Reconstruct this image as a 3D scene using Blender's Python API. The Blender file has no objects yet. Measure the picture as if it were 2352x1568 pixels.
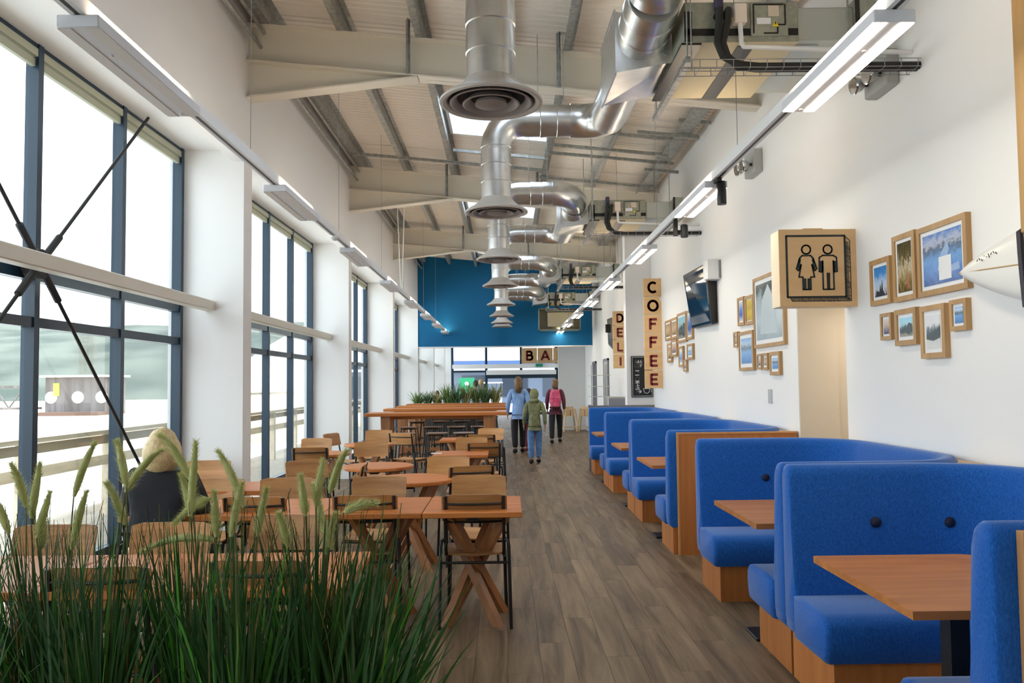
import bpy, math, random
from mathutils import Vector, Matrix, noise
from math import sin, cos, pi, radians, sqrt, atan2
random.seed(7)
C = bpy.context.scene.collection
SC = bpy.context.scene
# ------------------------------------------------------------------ camera
F = 1800.0; CX, CY = 1176.0, 784.0; SY = 9.3586; EYE = Vector((0, 0, 1.55))
_a, _p, _r = radians(.53896), radians(2.75), -.011
_d = Vector((sin(_a)*cos(_p), cos(_a)*cos(_p), sin(_p)))
_r0 = Vector((cos(_a), -sin(_a), 0)); _u0 = _r0.cross(_d)
_rt = _r0*cos(_r)+_u0*sin(_r); _up = -_r0*sin(_r)+_u0*cos(_r)
cam = bpy.data.cameras.new('camera'); camo = bpy.data.objects.new('camera', cam); C.objects.link(camo)
camo.matrix_world = Matrix(((_rt.x, _up.x, -_d.x, 0), (_rt.y, _up.y, -_d.y, 0), (_rt.z, _up.z, -_d.z, 1.55), (0, 0, 0, 1)))
cam.sensor_width = 36; cam.lens = F/2352*36; cam.shift_y = SY/2352; cam.clip_end = 2000; cam.clip_start = .05
SC.camera = camo
def at(axis, val, x, y):
    q = _d + _rt*((x-CX)/F) - _up*((y-CY-SY)/F)
    return EYE + q*((val-EYE[axis])/q[axis])
# ------------------------------------------------------------------ world, sun, exposure
SC.view_settings.view_transform = 'Standard'; SC.view_settings.look = 'None'
SC.view_settings.exposure = 1.65; SC.view_settings.gamma = 1; SC.view_settings.use_curve_mapping = False
w = bpy.data.worlds.new('sky'); SC.world = w; w.use_nodes = True
bg = w.node_tree.nodes['Background']; bg.inputs[0].default_value = (.86, .905, 1.0, 1); bg.inputs[1].default_value = 1.42
sun = bpy.data.lights.new('sun', 'SUN'); sun.energy = 2.6; sun.angle = radians(25); sun.color = (1, .96, .9)
suno = bpy.data.objects.new('sun', sun); C.objects.link(suno); suno.rotation_euler = (radians(8), radians(30), 0)
# ------------------------------------------------------------------ materials
MATS = {}
def mat(name, col=(.8, .8, .8), rough=.6, metal=0, spec=.5, emit=None, estr=0, noise_=None, bump=None, sheen=0, trans=0, coat=0):
    if name in MATS: return MATS[name]
    m = bpy.data.materials.new(name); m.use_nodes = True; nt = m.node_tree; N = nt.nodes; L = nt.links
    b = N['Principled BSDF']
    b.inputs['Base Color'].default_value = (*col, 1); b.inputs['Roughness'].default_value = rough
    b.inputs['Metallic'].default_value = metal; b.inputs['Specular IOR Level'].default_value = spec
    if coat: b.inputs['Coat Weight'].default_value = coat; b.inputs['Coat Roughness'].default_value = .15
    if sheen: b.inputs['Sheen Weight'].default_value = sheen; b.inputs['Sheen Roughness'].default_value = .4
    if emit: b.inputs['Emission Color'].default_value = (*emit, 1); b.inputs['Emission Strength'].default_value = estr
    if noise_ or bump:
        tc = N.new('ShaderNodeTexCoord')
    if noise_:      # (scale, colour2, sharp, (sx,sy,sz))
        sc, c2, lo, hi, st = noise_
        mp = N.new('ShaderNodeMapping'); mp.inputs['Scale'].default_value = st
        L.new(tc.outputs['Object'], mp.inputs[0])
        nz = N.new('ShaderNodeTexNoise'); nz.inputs['Scale'].default_value = sc; nz.inputs['Detail'].default_value = 5
        L.new(mp.outputs[0], nz.inputs[0])
        cr = N.new('ShaderNodeValToRGB'); cr.color_ramp.elements[0].position = lo; cr.color_ramp.elements[1].position = hi
        cr.color_ramp.elements[0].color = (*col, 1); cr.color_ramp.elements[1].color = (*c2, 1)
        L.new(nz.outputs[0], cr.inputs[0]); L.new(cr.outputs[0], b.inputs['Base Color'])
    if bump:        # (scale, strength, (sx,sy,sz))
        sc, st, sv = bump
        mp2 = N.new('ShaderNodeMapping'); mp2.inputs['Scale'].default_value = sv
        L.new(tc.outputs['Object'], mp2.inputs[0])
        nb = N.new('ShaderNodeTexNoise'); nb.inputs['Scale'].default_value = sc; nb.inputs['Detail'].default_value = 3
        L.new(mp2.outputs[0], nb.inputs[0])
        bp = N.new('ShaderNodeBump'); bp.inputs['Strength'].default_value = st; bp.inputs['Distance'].default_value = .01
        L.new(nb.outputs[0], bp.inputs['Height']); L.new(bp.outputs[0], b.inputs['Normal'])
    MATS[name] = m; return m
def wood(name, c1, c2, axis=0, scale=1.0, rough=.45, coat=0, island=False, var=.25):
    if name in MATS: return MATS[name]
    m = bpy.data.materials.new(name); m.use_nodes = True; nt = m.node_tree; N = nt.nodes; L = nt.links
    b = N['Principled BSDF']; b.inputs['Roughness'].default_value = rough
    if coat: b.inputs['Coat Weight'].default_value = coat; b.inputs['Coat Roughness'].default_value = .2
    if name.startswith(('floor', 'orange_table', 'table_oak')): b.inputs['Specular IOR Level'].default_value = .28
    tc = N.new('ShaderNodeTexCoord'); oi = N.new('ShaderNodeObjectInfo'); ge = N.new('ShaderNodeNewGeometry')
    rnd = ge.outputs['Random Per Island'] if island else oi.outputs['Random']
    ad = N.new('ShaderNodeVectorMath'); ad.operation = 'MULTIPLY_ADD'
    cb = N.new('ShaderNodeCombineXYZ')
    for i in range(3): L.new(rnd, cb.inputs[i])
    L.new(cb.outputs[0], ad.inputs[0]); ad.inputs[1].default_value = (37, 53, 17); L.new(tc.outputs['Object'], ad.inputs[2])
    mp = N.new('ShaderNodeMapping'); s = [14*scale]*3; s[axis] = 1.1*scale; mp.inputs['Scale'].default_value = s
    L.new(ad.outputs[0], mp.inputs[0])
    nz = N.new('ShaderNodeTexNoise'); nz.inputs['Scale'].default_value = 1.0; nz.inputs['Detail'].default_value = 6; nz.inputs['Roughness'].default_value = .62; nz.inputs['Distortion'].default_value = .6
    L.new(mp.outputs[0], nz.inputs[0])
    cr = N.new('ShaderNodeValToRGB'); e = cr.color_ramp.elements
    e[0].position = .32; e[1].position = .68; e[0].color = (*c1, 1); e[1].color = (*c2, 1)
    L.new(nz.outputs[0], cr.inputs[0])
    hs = N.new('ShaderNodeHueSaturation'); mr = N.new('ShaderNodeMapRange')
    mr.inputs['To Min'].default_value = 1-var; mr.inputs['To Max'].default_value = 1+var
    L.new(rnd, mr.inputs[0]); L.new(mr.outputs[0], hs.inputs['Value']); L.new(cr.outputs[0], hs.inputs['Color'])
    L.new(hs.outputs[0], b.inputs['Base Color'])
    bp = N.new('ShaderNodeBump'); bp.inputs['Strength'].default_value = .08; bp.inputs['Distance'].default_value = .004
    L.new(nz.outputs[0], bp.inputs['Height']); L.new(bp.outputs[0], b.inputs['Normal'])
    MATS[name] = m; return m
def glass(name, tint=(1, 1, 1), refl=.08, rough=0.02):
    if name in MATS: return MATS[name]
    m = bpy.data.materials.new(name); m.use_nodes = True; nt = m.node_tree; N = nt.nodes; L = nt.links
    N.remove(N['Principled BSDF']); o = N['Material Output']
    t = N.new('ShaderNodeBsdfTransparent'); t.inputs[0].default_value = (*tint, 1)
    g = N.new('ShaderNodeBsdfGlossy'); g.inputs['Roughness'].default_value = rough
    fr = N.new('ShaderNodeLayerWeight'); fr.inputs[0].default_value = .12
    mu = N.new('ShaderNodeMath'); mu.operation = 'MULTIPLY'; mu.inputs[1].default_value = refl*4; L.new(fr.outputs['Fresnel'], mu.inputs[0])
    mx = N.new('ShaderNodeMixShader'); L.new(mu.outputs[0], mx.inputs[0]); L.new(t.outputs[0], mx.inputs[1]); L.new(g.outputs[0], mx.inputs[2])
    L.new(mx.outputs[0], o.inputs[0]); MATS[name] = m; return m
def picture(name, cols, scale=3, distort=.35, horiz=False):
    """flat printed photograph: bands of colour broken up by noise, in the print's own coordinates"""
    m = bpy.data.materials.new(name); m.use_nodes = True; nt = m.node_tree; N = nt.nodes; L = nt.links
    b = N['Principled BSDF']; b.inputs['Roughness'].default_value = .15; b.inputs['Specular IOR Level'].default_value = .4
    tc = N.new('ShaderNodeTexCoord'); sx = N.new('ShaderNodeSeparateXYZ'); L.new(tc.outputs['Generated'], sx.inputs[0])
    nz = N.new('ShaderNodeTexNoise'); nz.inputs['Scale'].default_value = scale; nz.inputs['Detail'].default_value = 8; nz.inputs['Roughness'].default_value = .65
    L.new(tc.outputs['Generated'], nz.inputs[0])
    ma = N.new('ShaderNodeMath'); ma.operation = 'MULTIPLY_ADD'; ma.inputs[1].default_value = distort; L.new(nz.outputs[0], ma.inputs[0])
    L.new(sx.outputs[1 if horiz else 2], ma.inputs[2])
    sb = N.new('ShaderNodeMath'); sb.operation = 'SUBTRACT'; sb.inputs[1].default_value = distort*.5; L.new(ma.outputs[0], sb.inputs[0])
    cr = N.new('ShaderNodeValToRGB'); E_ = cr.color_ramp.elements
    while len(E_) < len(cols): E_.new(.5)
    for i, (p, c) in enumerate(cols): E_[i].position = p; E_[i].color = (*c, 1)
    L.new(sb.outputs[0], cr.inputs[0]); L.new(cr.outputs[0], b.inputs['Base Color']); MATS[name] = m; return m
M_wall = mat('white_plaster', (.86, .845, .825), .85, spec=.2, bump=(60, .04, (1, 1, 1)))
M_beigewall = mat('beige_plaster', (.74, .655, .53), .85, spec=.2)
M_steel = mat('white_painted_steel', (.72, .67, .57), .5)
M_deck = mat('roof_sheet', (.78, .72, .64), .55, metal=.0)
M_galv = mat('galvanised_purlin', (.30, .31, .30), .5, metal=.6, noise_=(18, (.42, .43, .41), .4, .6, (1, 1, 1)))
M_duct = mat('galvanised_duct', (.80, .80, .79), .30, metal=1, noise_=(9, (.68, .69, .69), .35, .7, (1, 1, 1)))
M_unit = mat('galvanised_unit', (.33, .34, .28), .5, metal=.35, noise_=(25, (.40, .41, .34), .4, .6, (1, 1, 1)))
M_unitpale = mat('pale_unit_sheet', (.50, .52, .48), .45, metal=.3)
M_insul = mat('buff_unit_underside', (.66, .57, .37), .6)
M_blue = mat('blue_paint', (.001, .125, .29), .55, spec=.3)
M_frame = mat('navy_window_frame', (.006, .028, .055), .35)
M_black = mat('black_metal', (.012, .012, .013), .38)
M_blackmat = mat('black_matt', (.018, .018, .018), .7)
M_white = mat('white_enamel', (.82, .82, .82), .4)
M_lampbody = mat('white_lamp_body', (.72, .72, .75), .4)
M_diffon = mat('lit_diffuser', (1, .95, .85), .5, emit=(1, .86, .66), estr=9)
M_upl = mat('uplight_diffuser', (1, .95, .85), .5, emit=(1, .80, .56), estr=9.5)
M_diffoff = mat('unlit_diffuser', (.70, .66, .62), .35)
M_grey = mat('grey_metal', (.28, .28, .29), .45, metal=.3)
M_greyp = mat('grey_panel', (.20, .20, .23), .6)
M_brown = mat('brown_diffuser_face', (.26, .22, .20), .5)
M_rim = mat('beige_diffuser_rim', (.52, .48, .43), .45)
M_fabric = mat('blue_wool', (.007, .088, .345), .85, sheen=.42, noise_=(200, (.020, .135, .50), .35, .65, (1, 1, .35)), bump=(420, .25, (1, 1, .4)), spec=.2)
M_button = mat('navy_button', (.004, .006, .03), .6)
M_booth = wood('orange_veneer', (.43, .135, .030), (.58, .215, .055), 2, .9, .5, var=.08)
M_boothedge = wood('pale_veneer_edge', (.55, .26, .09), (.66, .34, .13), 2, 1, .42, var=.05)
M_ledge = wood('ledge_veneer', (.50, .30, .14), (.60, .38, .2), 1, 1, .4, var=.05)
M_table = wood('table_oak', (.34, .115, .030), (.52, .205, .060), 0, .9, .42, coat=.0, var=.12)
M_tabler = wood('orange_table_wood', (.44, .130, .030), (.62, .220, .056), 0, .8, .45, coat=0, var=.12)
M_leg = wood('table_leg_wood', (.30, .12, .04), (.46, .20, .075), 2, .9, .4, var=.15)
M_ply = wood('chair_plywood', (.34, .150, .046), (.60, .300, .105), 0, .9, .45, coat=.05, var=.22)
M_seatdark = wood('stool_seat_wood', (.10, .055, .03), (.19, .11, .06), 0, 1, .25, coat=.4, var=.2)
M_sign = wood('sign_birch', (.74, .46, .21), (.82, .54, .27), 0, .6, .5, var=.05)
M_signlit = mat('window_lit_birch', (.92, .76, .56), .55)  # toilet sign sides: birch made paler, window light put into the colour
M_maroon = mat('maroon_paint', (.20, .016, .018), .5)
M_ink = mat('dark_ink', (.012, .022, .024), .5)
M_framew = wood('oak_frame', (.40, .23, .09), (.52, .31, .13), 2, 1, .45, var=.06)
M_mount = mat('white_mount', (.82, .82, .82), .6)
M_floor = wood('floor_vinyl_oak', (.082, .051, .027), (.262, .180, .106), 1, .75, .5, coat=0, var=.16)
M_floori = wood('floor_vinyl_oak_far', (.082, .051, .027), (.262, .180, .106), 1, .75, .5, coat=0, island=True, var=.16)
M_joint = mat('floor_joint', (.05, .04, .033), .8)
M_glass = glass('window_glass', (.93, .97, .96), .10)
M_glassfar = glass('entrance_glass', (.80, .85, .88), .16)
M_roofglass = bpy.data.materials.new('rooflight_sheet'); M_roofglass.use_nodes = True
_n = M_roofglass.node_tree; _n.nodes.remove(_n.nodes['Principled BSDF']); _tl = _n.nodes.new('ShaderNodeBsdfTranslucent'); _tl.inputs[0].default_value = (.80, .87, .93, 1); _n.links.new(_tl.outputs[0], _n.nodes['Material Output'].inputs[0])
M_soil = mat('soil', (.03, .022, .016), .95)
M_planter = mat('dark_planter', (.05, .045, .04), .6)
# ------------------------------------------------------------------ mesh helpers
class MB:
    def __init__(s): s.v = []; s.f = []; s.m = []; s.mi = 0
    def add(s, vs, fs):
        n = len(s.v); s.v += [tuple(q) for q in vs]
        for f in fs: s.f.append(tuple(i+n for i in f)); s.m.append(s.mi)
        return s
    def box(s, lo, hi, M=None):
        x0, y0, z0 = lo; x1, y1, z1 = hi
        vs = [(x0, y0, z0), (x1, y0, z0), (x1, y1, z0), (x0, y1, z0), (x0, y0, z1), (x1, y0, z1), (x1, y1, z1), (x0, y1, z1)]
        if M is not None: vs = [M @ Vector(q) for q in vs]
        return s.add(vs, [(0, 3, 2, 1), (4, 5, 6, 7), (0, 1, 5, 4), (1, 2, 6, 5), (2, 3, 7, 6), (3, 0, 4, 7)])
    def bev(s, lo, hi, b=.005, M=None):
        """box with chamfered vertical and top/bottom edges"""
        x0, y0, z0 = lo; x1, y1, z1 = hi; b = min(b, (x1-x0)*.45, (y1-y0)*.45, (z1-z0)*.45)
        def ring(i, z): return [(x0+i+b, y0+i, z), (x1-i-b, y0+i, z), (x1-i, y0+i+b, z), (x1-i, y1-i-b, z), (x1-i-b, y1-i, z), (x0+i+b, y1-i, z), (x0+i, y1-i-b, z), (x0+i, y0+i+b, z)]
        vs = ring(b*.9, z0)+ring(0, z0+b)+ring(0, z1-b)+ring(b*.9, z1)
        fs = [tuple(range(7, -1, -1)), tuple(range(24, 32))]
        for k in range(3):
            for i in range(8): fs.append((k*8+i, k*8+(i+1) % 8, k*8+8+(i+1) % 8, k*8+8+i))
        if M is not None: vs = [M @ Vector(q) for q in vs]
        return s.add(vs, fs)
    def loft(s, rings, cap=True, closed=True):
        n = len(rings[0]); vs = [q for r in rings for q in r]; fs = []
        for k in range(len(rings)-1):
            for i in range(n if closed else n-1): fs.append((k*n+i, k*n+(i+1) % n, (k+1)*n+(i+1) % n, (k+1)*n+i))
        if cap and closed: fs.append(tuple(range(n-1, -1, -1))); fs.append(tuple(range((len(rings)-1)*n, len(rings)*n)))
        return s.add(vs, fs)
    def tube(s, pts, r, n=8, cap=True, rr=None):
        pts = [Vector(p) for p in pts]; rings = []; t0 = (pts[1]-pts[0]).normalized()
        a = Vector((0, 0, 1)) if abs(t0.z) < .9 else Vector((1, 0, 0)); nn = t0.cross(a).normalized()
        for i, p in enumerate(pts):
            t = ((pts[min(i+1, len(pts)-1)]-p).normalized() + (p-pts[max(i-1, 0)]).normalized())
            t = t.normalized() if t.length > 1e-6 else t0
            nn = (nn - t*nn.dot(t)); nn = nn.normalized() if nn.length > 1e-6 else t.orthogonal().normalized()
            bb = t.cross(nn); q = rr[i] if rr else r
            rings.append([p+(nn*cos(2*pi*k/n)+bb*sin(2*pi*k/n))*q for k in range(n)])
        return s.loft(rings, cap)
    def beam(s, p0, p1, w, h, up=(0, 0, 1)):
        p0, p1 = Vector(p0), Vector(p1); t = (p1-p0).normalized(); u = Vector(up)
        if abs(t.dot(u)) > .98: u = Vector((0, 1, 0))
        a = t.cross(u).normalized(); b = a.cross(t)
        return s.loft([[p+a*(w/2*i)+b*(h/2*j) for i, j in ((-1, -1), (1, -1), (1, 1), (-1, 1))] for p in (p0, p1)])
    def lathe(s, prof, c=(0, 0, 0), n=24, cap=True):
        c = Vector(c); return s.loft([[c+Vector((r*cos(2*pi*k/n), r*sin(2*pi*k/n), z)) for k in range(n)] for r, z in prof], cap)
    def prism(s, poly, d):
        d = Vector(d); return s.loft([[Vector(p) for p in poly], [Vector(p)+d for p in poly]])
    def ell(s, c, r, n=14, m=9, M=None):
        rings = []
        for j in range(m+1):
            th = pi*(.02+.96*j/m); rings.append([Vector((r[0]*sin(th)*cos(2*pi*k/n), r[1]*sin(th)*sin(2*pi*k/n), -r[2]*cos(th))) for k in range(n)])
        rings = [[(M @ q if M else q)+Vector(c) for q in rg] for rg in rings]
        return s.loft(rings)
    def build(s, name, m, parent=None, smooth=35, loc=None):
        me = bpy.data.meshes.new(name); me.from_pydata(s.v, [], s.f)
        ms = m if isinstance(m, (list, tuple)) else [m]
        for q in ms: me.materials.append(q)
        if len(ms) > 1: me.polygons.foreach_set('material_index', s.m)
        if smooth:
            me.polygons.foreach_set('use_smooth', [True]*len(me.polygons)); me.set_sharp_from_angle(angle=radians(smooth))
        me.update(); o = bpy.data.objects.new(name, me); C.objects.link(o)
        if parent: o.parent = parent
        if loc is not None: o.location = loc
        return o
def fixn(o):
    import bmesh
    b = bmesh.new(); b.from_mesh(o.data); bmesh.ops.recalc_face_normals(b, faces=b.faces); b.to_mesh(o.data); b.free(); return o
def tag(o, label, cat, group=None, kind=None):
    o['label'] = label; o['category'] = cat
    if group: o['group'] = group
    if kind: o['kind'] = kind
    return o
def struct(o, label, cat='structure'): return tag(o, label, cat, kind='structure')
def thing(name, label, cat, loc=(0, 0, 0), rz=0, group=None):
    o = bpy.data.objects.new(name, None); C.objects.link(o); o.location = loc; o.rotation_euler = (0, 0, rz); o.empty_display_size = .1
    return tag(o, label, cat, group)
def inst(mesh, name, parent, loc=(0, 0, 0), rot=(0, 0, 0), scale=(1, 1, 1)):
    o = bpy.data.objects.new(name, mesh); C.objects.link(o); o.parent = parent; o.location = loc; o.rotation_euler = rot; o.scale = scale; return o
def dup(root, loc, rz, label, group=None):
    r = root.copy(); C.objects.link(r); r.location = loc; r.rotation_euler = (0, 0, rz); r['label'] = label
    if group: r['group'] = group
    for ch in list(root.children):
        c = ch.copy(); C.objects.link(c); c.parent = r
        for g in list(ch.children):
            q = g.copy(); C.objects.link(q); q.parent = c
    return r
def arc(c, r, a0, a1, n, plane='xz'):
    out = []
    for i in range(n+1):
        a = a0+(a1-a0)*i/n
        out.append((c[0]+r*cos(a), c[1]+r*sin(a)))
    return out
# ================================================================== STRUCTURE
XR = 2.642; XF = -2.60; XW = -3.22; YBLUE = 23.5; YEND = 39.2; YBK = -2.3
PIER = [2.72-5.19, 2.72, 7.92, 13.19, 18.37, 23.6, 28.8, 34.0, 39.2]
SL = .098
def zr(x): return 5.25-SL*(x+2.6)      # top of the roof beams
def zd(x): return zr(x)+.17            # underside of the roof sheet
# floor: base slab with planks on it
fl = struct(MB().box((-3.4, YBK, -.12), (XR+.1, YEND+.2, -.008)).build('floor', M_joint), 'grey brown wood plank floor running the length of the hall', 'floor')
PW, PL = .185, 1.22
plank_me = None; cand = []
for i in range(-19, 15):
    off = ((i*7) % 5)*PL/5.0
    for j in range(-1, 33):
        x = (i+.5)*PW; y = j*PL+off
        if x < -3.2 or x > 2.62: continue
        cand.append((x, y))
def seen(x, y):
    if y < 1.9 or x > 1.6 + 0*y: return False
    u = 1160+F*x/max(y, .5); v = 880+F*1.55/max(y, .5)
    return -60 < u < 2400 and v < 1640
vis = sorted([c for c in cand if seen(*c)], key=lambda c: (abs(c[0]-.5)*.9 + c[1]))
keep = set(vis[:300])
pm = MB(); pm.bev((-PW/2+.0006, -PL/2+.0006, -.008), (PW/2-.0006, PL/2-.0006, 0), .0008); rest = MB(); rest_n = 0
for (x, y) in cand:
    if (x, y) in keep:
        if plank_me is None:
            o = pm.build('plank', M_floor, fl, 0); plank_me = o.data; o.location = (x, y, 0)
        else: inst(plank_me, 'plank', fl, (x, y, 0))
    else: rest.box((x-PW/2+.0006, y-PL/2+.0006, -.008), (x+PW/2-.0006, y+PL/2-.0006, 0))
o = rest.build('far_planks', M_floori, fl, 0); o['kind'] = 'stuff'
# right wall with the doorway
DY0, DY1, DZ = 6.04, 7.04, 2.32
wr = MB(); wr.box((XR, YBK, -.1), (XR+.35, DY0, 5.2)); wr.box((XR, DY1, -.1), (XR+.35, YEND, 5.2)); wr.box((XR, DY0, DZ), (XR+.35, DY1, 5.2))
struct(wr.build('wall_right', M_wall, smooth=0), 'tall white wall behind the blue booths with a doorway', 'wall')
MBd = MB(); MBd.box((XR+.004, DY1-.012, 0), (XR+.36, DY1-.0008, DZ-.001)); MBd.box((XR+.352, DY1, -.05), (XR+1.5, DY1+.05, DZ+.1)); MBd.box((XR+.352, DY0-.05, -.05), (XR+1.5, DY0, DZ+.1)); MBd.box((XR+1.5, DY0-.1, -.05), (XR+1.55, DY1+.1, DZ+.1)); MBd.box((XR+.36, DY0, DZ), (XR+1.5, DY1, DZ+.06)); MBd.box((XR, DY0, -.06), (XR+1.5, DY1, -.001))
struct(MBd.build('wall_passage', M_beigewall, smooth=0), 'beige passage walls seen through the doorway below the toilet sign', 'wall')
t = thing('added_passage_light', 'unseen ceiling light added to brighten the passage beyond the doorway', 'light', (XR+.75, 6.5, DZ-.002))  # unseen lamp, added so the passage walls do not render black
MB().bev((-.3, -.3, -.04), (.3, .3, 0), .006).build('light_body', M_white, t); MB().box((-.27, -.27, -.044), (.27, .27, -.04)).build('diffuser', mat('added_passage_glow', (1, .9, .75), .5, emit=(1, .90, .76), estr=2.5), t, 0)
# nib wall at the coffee counter and the wall block by the bar
struct(MB().box((at(1, 14.0, 1437, 700).x, 14.0, 0), (XR, 14.25, 4.72)).build('wall_nib', M_wall, smooth=0), 'white projecting wall behind the COFFEE sign', 'wall')
struct(MB().box((1.76, 25.8, 0), (XR, 26.0, 3.6)).build('wall_bar', mat('grey_white_plaster', (.80, .79, .77), .85)), 'plain grey white wall beside the bar entrance', 'wall')
# left wall: fascia, soffit, pillars
struct(MB().box((XF-.10, YBK, 3.80), (XF, YBLUE+.3, 5.45)).build('wall_left', M_wall, smooth=0), 'deep white wall band above the tall windows', 'wall')
struct(MB().box((XF-.10, YBLUE+.3, 3.60), (XF, YEND, 4.2)).build('wall_left_far', M_wall, smooth=0), 'white wall band beyond the blue wall', 'wall')
struct(MB().box((XW-.2, YBK, 3.92), (XF-.05, YEND, 3.98)).build('ceiling_soffit', M_wall, smooth=0), 'white soffit above the window bays', 'ceiling')
PN = ['behind the seated blond woman', 'between the second and third window bays', 'before the third window bay', 'before the fourth window bay', 'beside the blue wall', 'just beyond the blue wall', 'second beyond the blue wall', 'third beyond the blue wall', 'at the far glazed end']
for k, y in enumerate(PIER):
    struct(MB().box((XW-.12, y-.125, -.02), (XF+.003, y+.125, 3.95)).build('pillar', M_wall, smooth=0), 'white wall pillar ' + ['behind the viewer', 'at the near end of the first window bay', 'right behind the seated blond woman', 'after the second window bay', 'after the third window bay', 'beside the blue wall', 'first one beyond the blue wall', 'second one beyond the blue wall', 'third one beyond the blue wall'][k], 'pillar')
struct(MB().box((-3.4, YBK-.15, -.1), (XR+.1, YBK, 5.6)).build('wall_back', mat('grey_end_wall', (.55, .53, .50), .8), smooth=0), 'grey end wall behind the viewer', 'wall')
# blue wall
struct(MB().box((XF, YBLUE, 2.665), (XR, YBLUE+.2, 5.7)).build('wall_blue', M_blue, smooth=0), 'deep blue wall hanging above the passage to the bar', 'wall')
MBt = MB().box((XF, YBLUE-.01, 2.635), (XR, YBLUE+.21, 2.665)).build('trim_1', M_wall, smooth=0); struct(MBt, 'white strip along the bottom edge of the blue wall', 'trim')
struct(MB().box((-3.4, YBLUE+.2, 3.6), (XR+.1, YEND, 3.66)).build('ceiling_bar', M_wall, smooth=0), 'flat white ceiling beyond the blue wall', 'ceiling')
# roof sheet with ribs and openings for the rooflights
RL = [(4.6, 6.2), (9.85, 11.35), (15.1, 16.7), (20.3, 21.9)]
dk = MB(); y = YBK; RX0, RX1 = -.74, .66
while y < YBLUE+.3:
    prof = [(y, 0), (y+.055, 0), (y+.065, .009), (y+.095, .009), (y+.105, 0)]
    inside = any(a-.02 < y < b for a, b in RL)
    for xa, xb in ([(-2.75, RX0), (RX1, 2.8)] if inside else [(-2.75, 2.8)]):
        dk.loft([[Vector((xa, yy, zd(xa)+dz)) for yy, dz in prof], [Vector((xb, yy, zd(xb)+dz)) for yy, dz in prof]], cap=False, closed=False)
    y += .105
struct(dk.build('ceiling', M_deck, smooth=0), 'pale ribbed metal roof sheet on purlins', 'ceiling')
for k, (a, b) in enumerate(RL):
    r = MB()
    for (x0, x1, y0, y1) in ((RX0-.02, RX0+.02, a, b), (RX1-.02, RX1+.02, a, b), (RX0, RX1, a-.02, a+.02), (RX0, RX1, b-.02, b+.02)):
        r.loft([[Vector((x, yy, zd(x)+z)) for x, yy in ((x0, y0), (x1, y0), (x1, y1), (x0, y1))] for z in (-.02, .30)])
    t = r.build('window_%d' % (20+k), M_white, smooth=0)
    struct(t, 'rooflight with white upstand ' + ['above the first round air diffuser', 'seen behind the first round air diffuser', 'seen behind the second round air diffuser', 'farthest along the roof'][k], 'rooflight')
    MB().loft([[Vector((x, yy, zd(x)+z)) for x, yy in ((RX0, a), (RX1, a), (RX1, b), (RX0, b))] for z in (.28, .29)]).build('pane', M_roofglass, t, 0)
# roof beams (I-sections, haunched on the window side)
BN = ['nearest, overhead', 'with a haunch, the nearest in view', 'with a haunch, the second in view', 'with a haunch, the farthest before the blue wall']
for k, y in enumerate(PIER[1:5]):
    t = MB(); tf = .016
    def seg(pts_lo, pts_hi, yl, yh): t.loft([[Vector((x, yy, z)) for x, z in pts_lo+pts_hi[::-1]] for yy in (yl, yh)])
    xs = (XF, XR)
    seg([(x, zr(x)-.40) for x in xs], [(x, zr(x)) for x in xs], y-.006, y+.006)                 # web
    seg([(x, zr(x)-tf) for x in xs], [(x, zr(x)) for x in xs], y-.09, y+.09)                     # top flange
    seg([(x, zr(x)-.40) for x in xs], [(x, zr(x)-.40+tf) for x in xs], y-.09, y+.09)             # bottom flange
    hx = -.86
    seg([(XF, zr(XF)-.78), (hx, zr(hx)-.40)], [(XF, zr(XF)-.40), (hx, zr(hx)-.39)], y-.006, y+.006)
    seg([(XF, zr(XF)-.78), (hx, zr(hx)-.41)], [(XF, zr(XF)-.78+tf), (hx, zr(hx)-.41+tf)], y-.09, y+.09)
    o = fixn(t.build('ceiling_beam', M_steel, smooth=0)); struct(o, 'cream painted steel roof beam ' + BN[k], 'beam')
    for x in (-.95, .58):
        MB().box((x-.022, y-.10, zr(x)-.39), (x+.022, y-.092, zr(x)+.17)).box((x-.004, y-.14, zr(x)-.39), (x+.004, y-.10, zr(x)+.17)).build('stay', M_galv, o, 0)
# purlins
for x, ww, nm in ((-2.36, .09, 'beside the window wall'), (-1.6, .075, 'second from the window wall'), (-.80, .075, 'beside the rooflights, window side'), (-.02, .075, 'above the round diffusers'), (.70, .075, 'beside the rooflights, booth side'), (1.55, .075, 'above the fan coil units'), (2.45, .20, 'against the booth wall')):
    z0 = zr(x)
    segs = [(YBK, YBLUE)] if x != -.02 else [(-4, 4.5), (6.3, 9.75), (11.45, 15.0), (16.8, 20.2), (22, YBLUE)]
    o = None
    p = MB()
    for a, b in segs:
        p.box((x-.003, a, z0), (x+.003, b, z0+.165)); p.box((x-ww, a, z0), (x, b, z0+.006)); p.box((x, a, z0+.16), (x+ww*.8, b, z0+.166))
    struct(p.build('ceiling_purlin', M_galv, smooth=0), 'grey galvanised roof purlin ' + nm, 'purlin')
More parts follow.
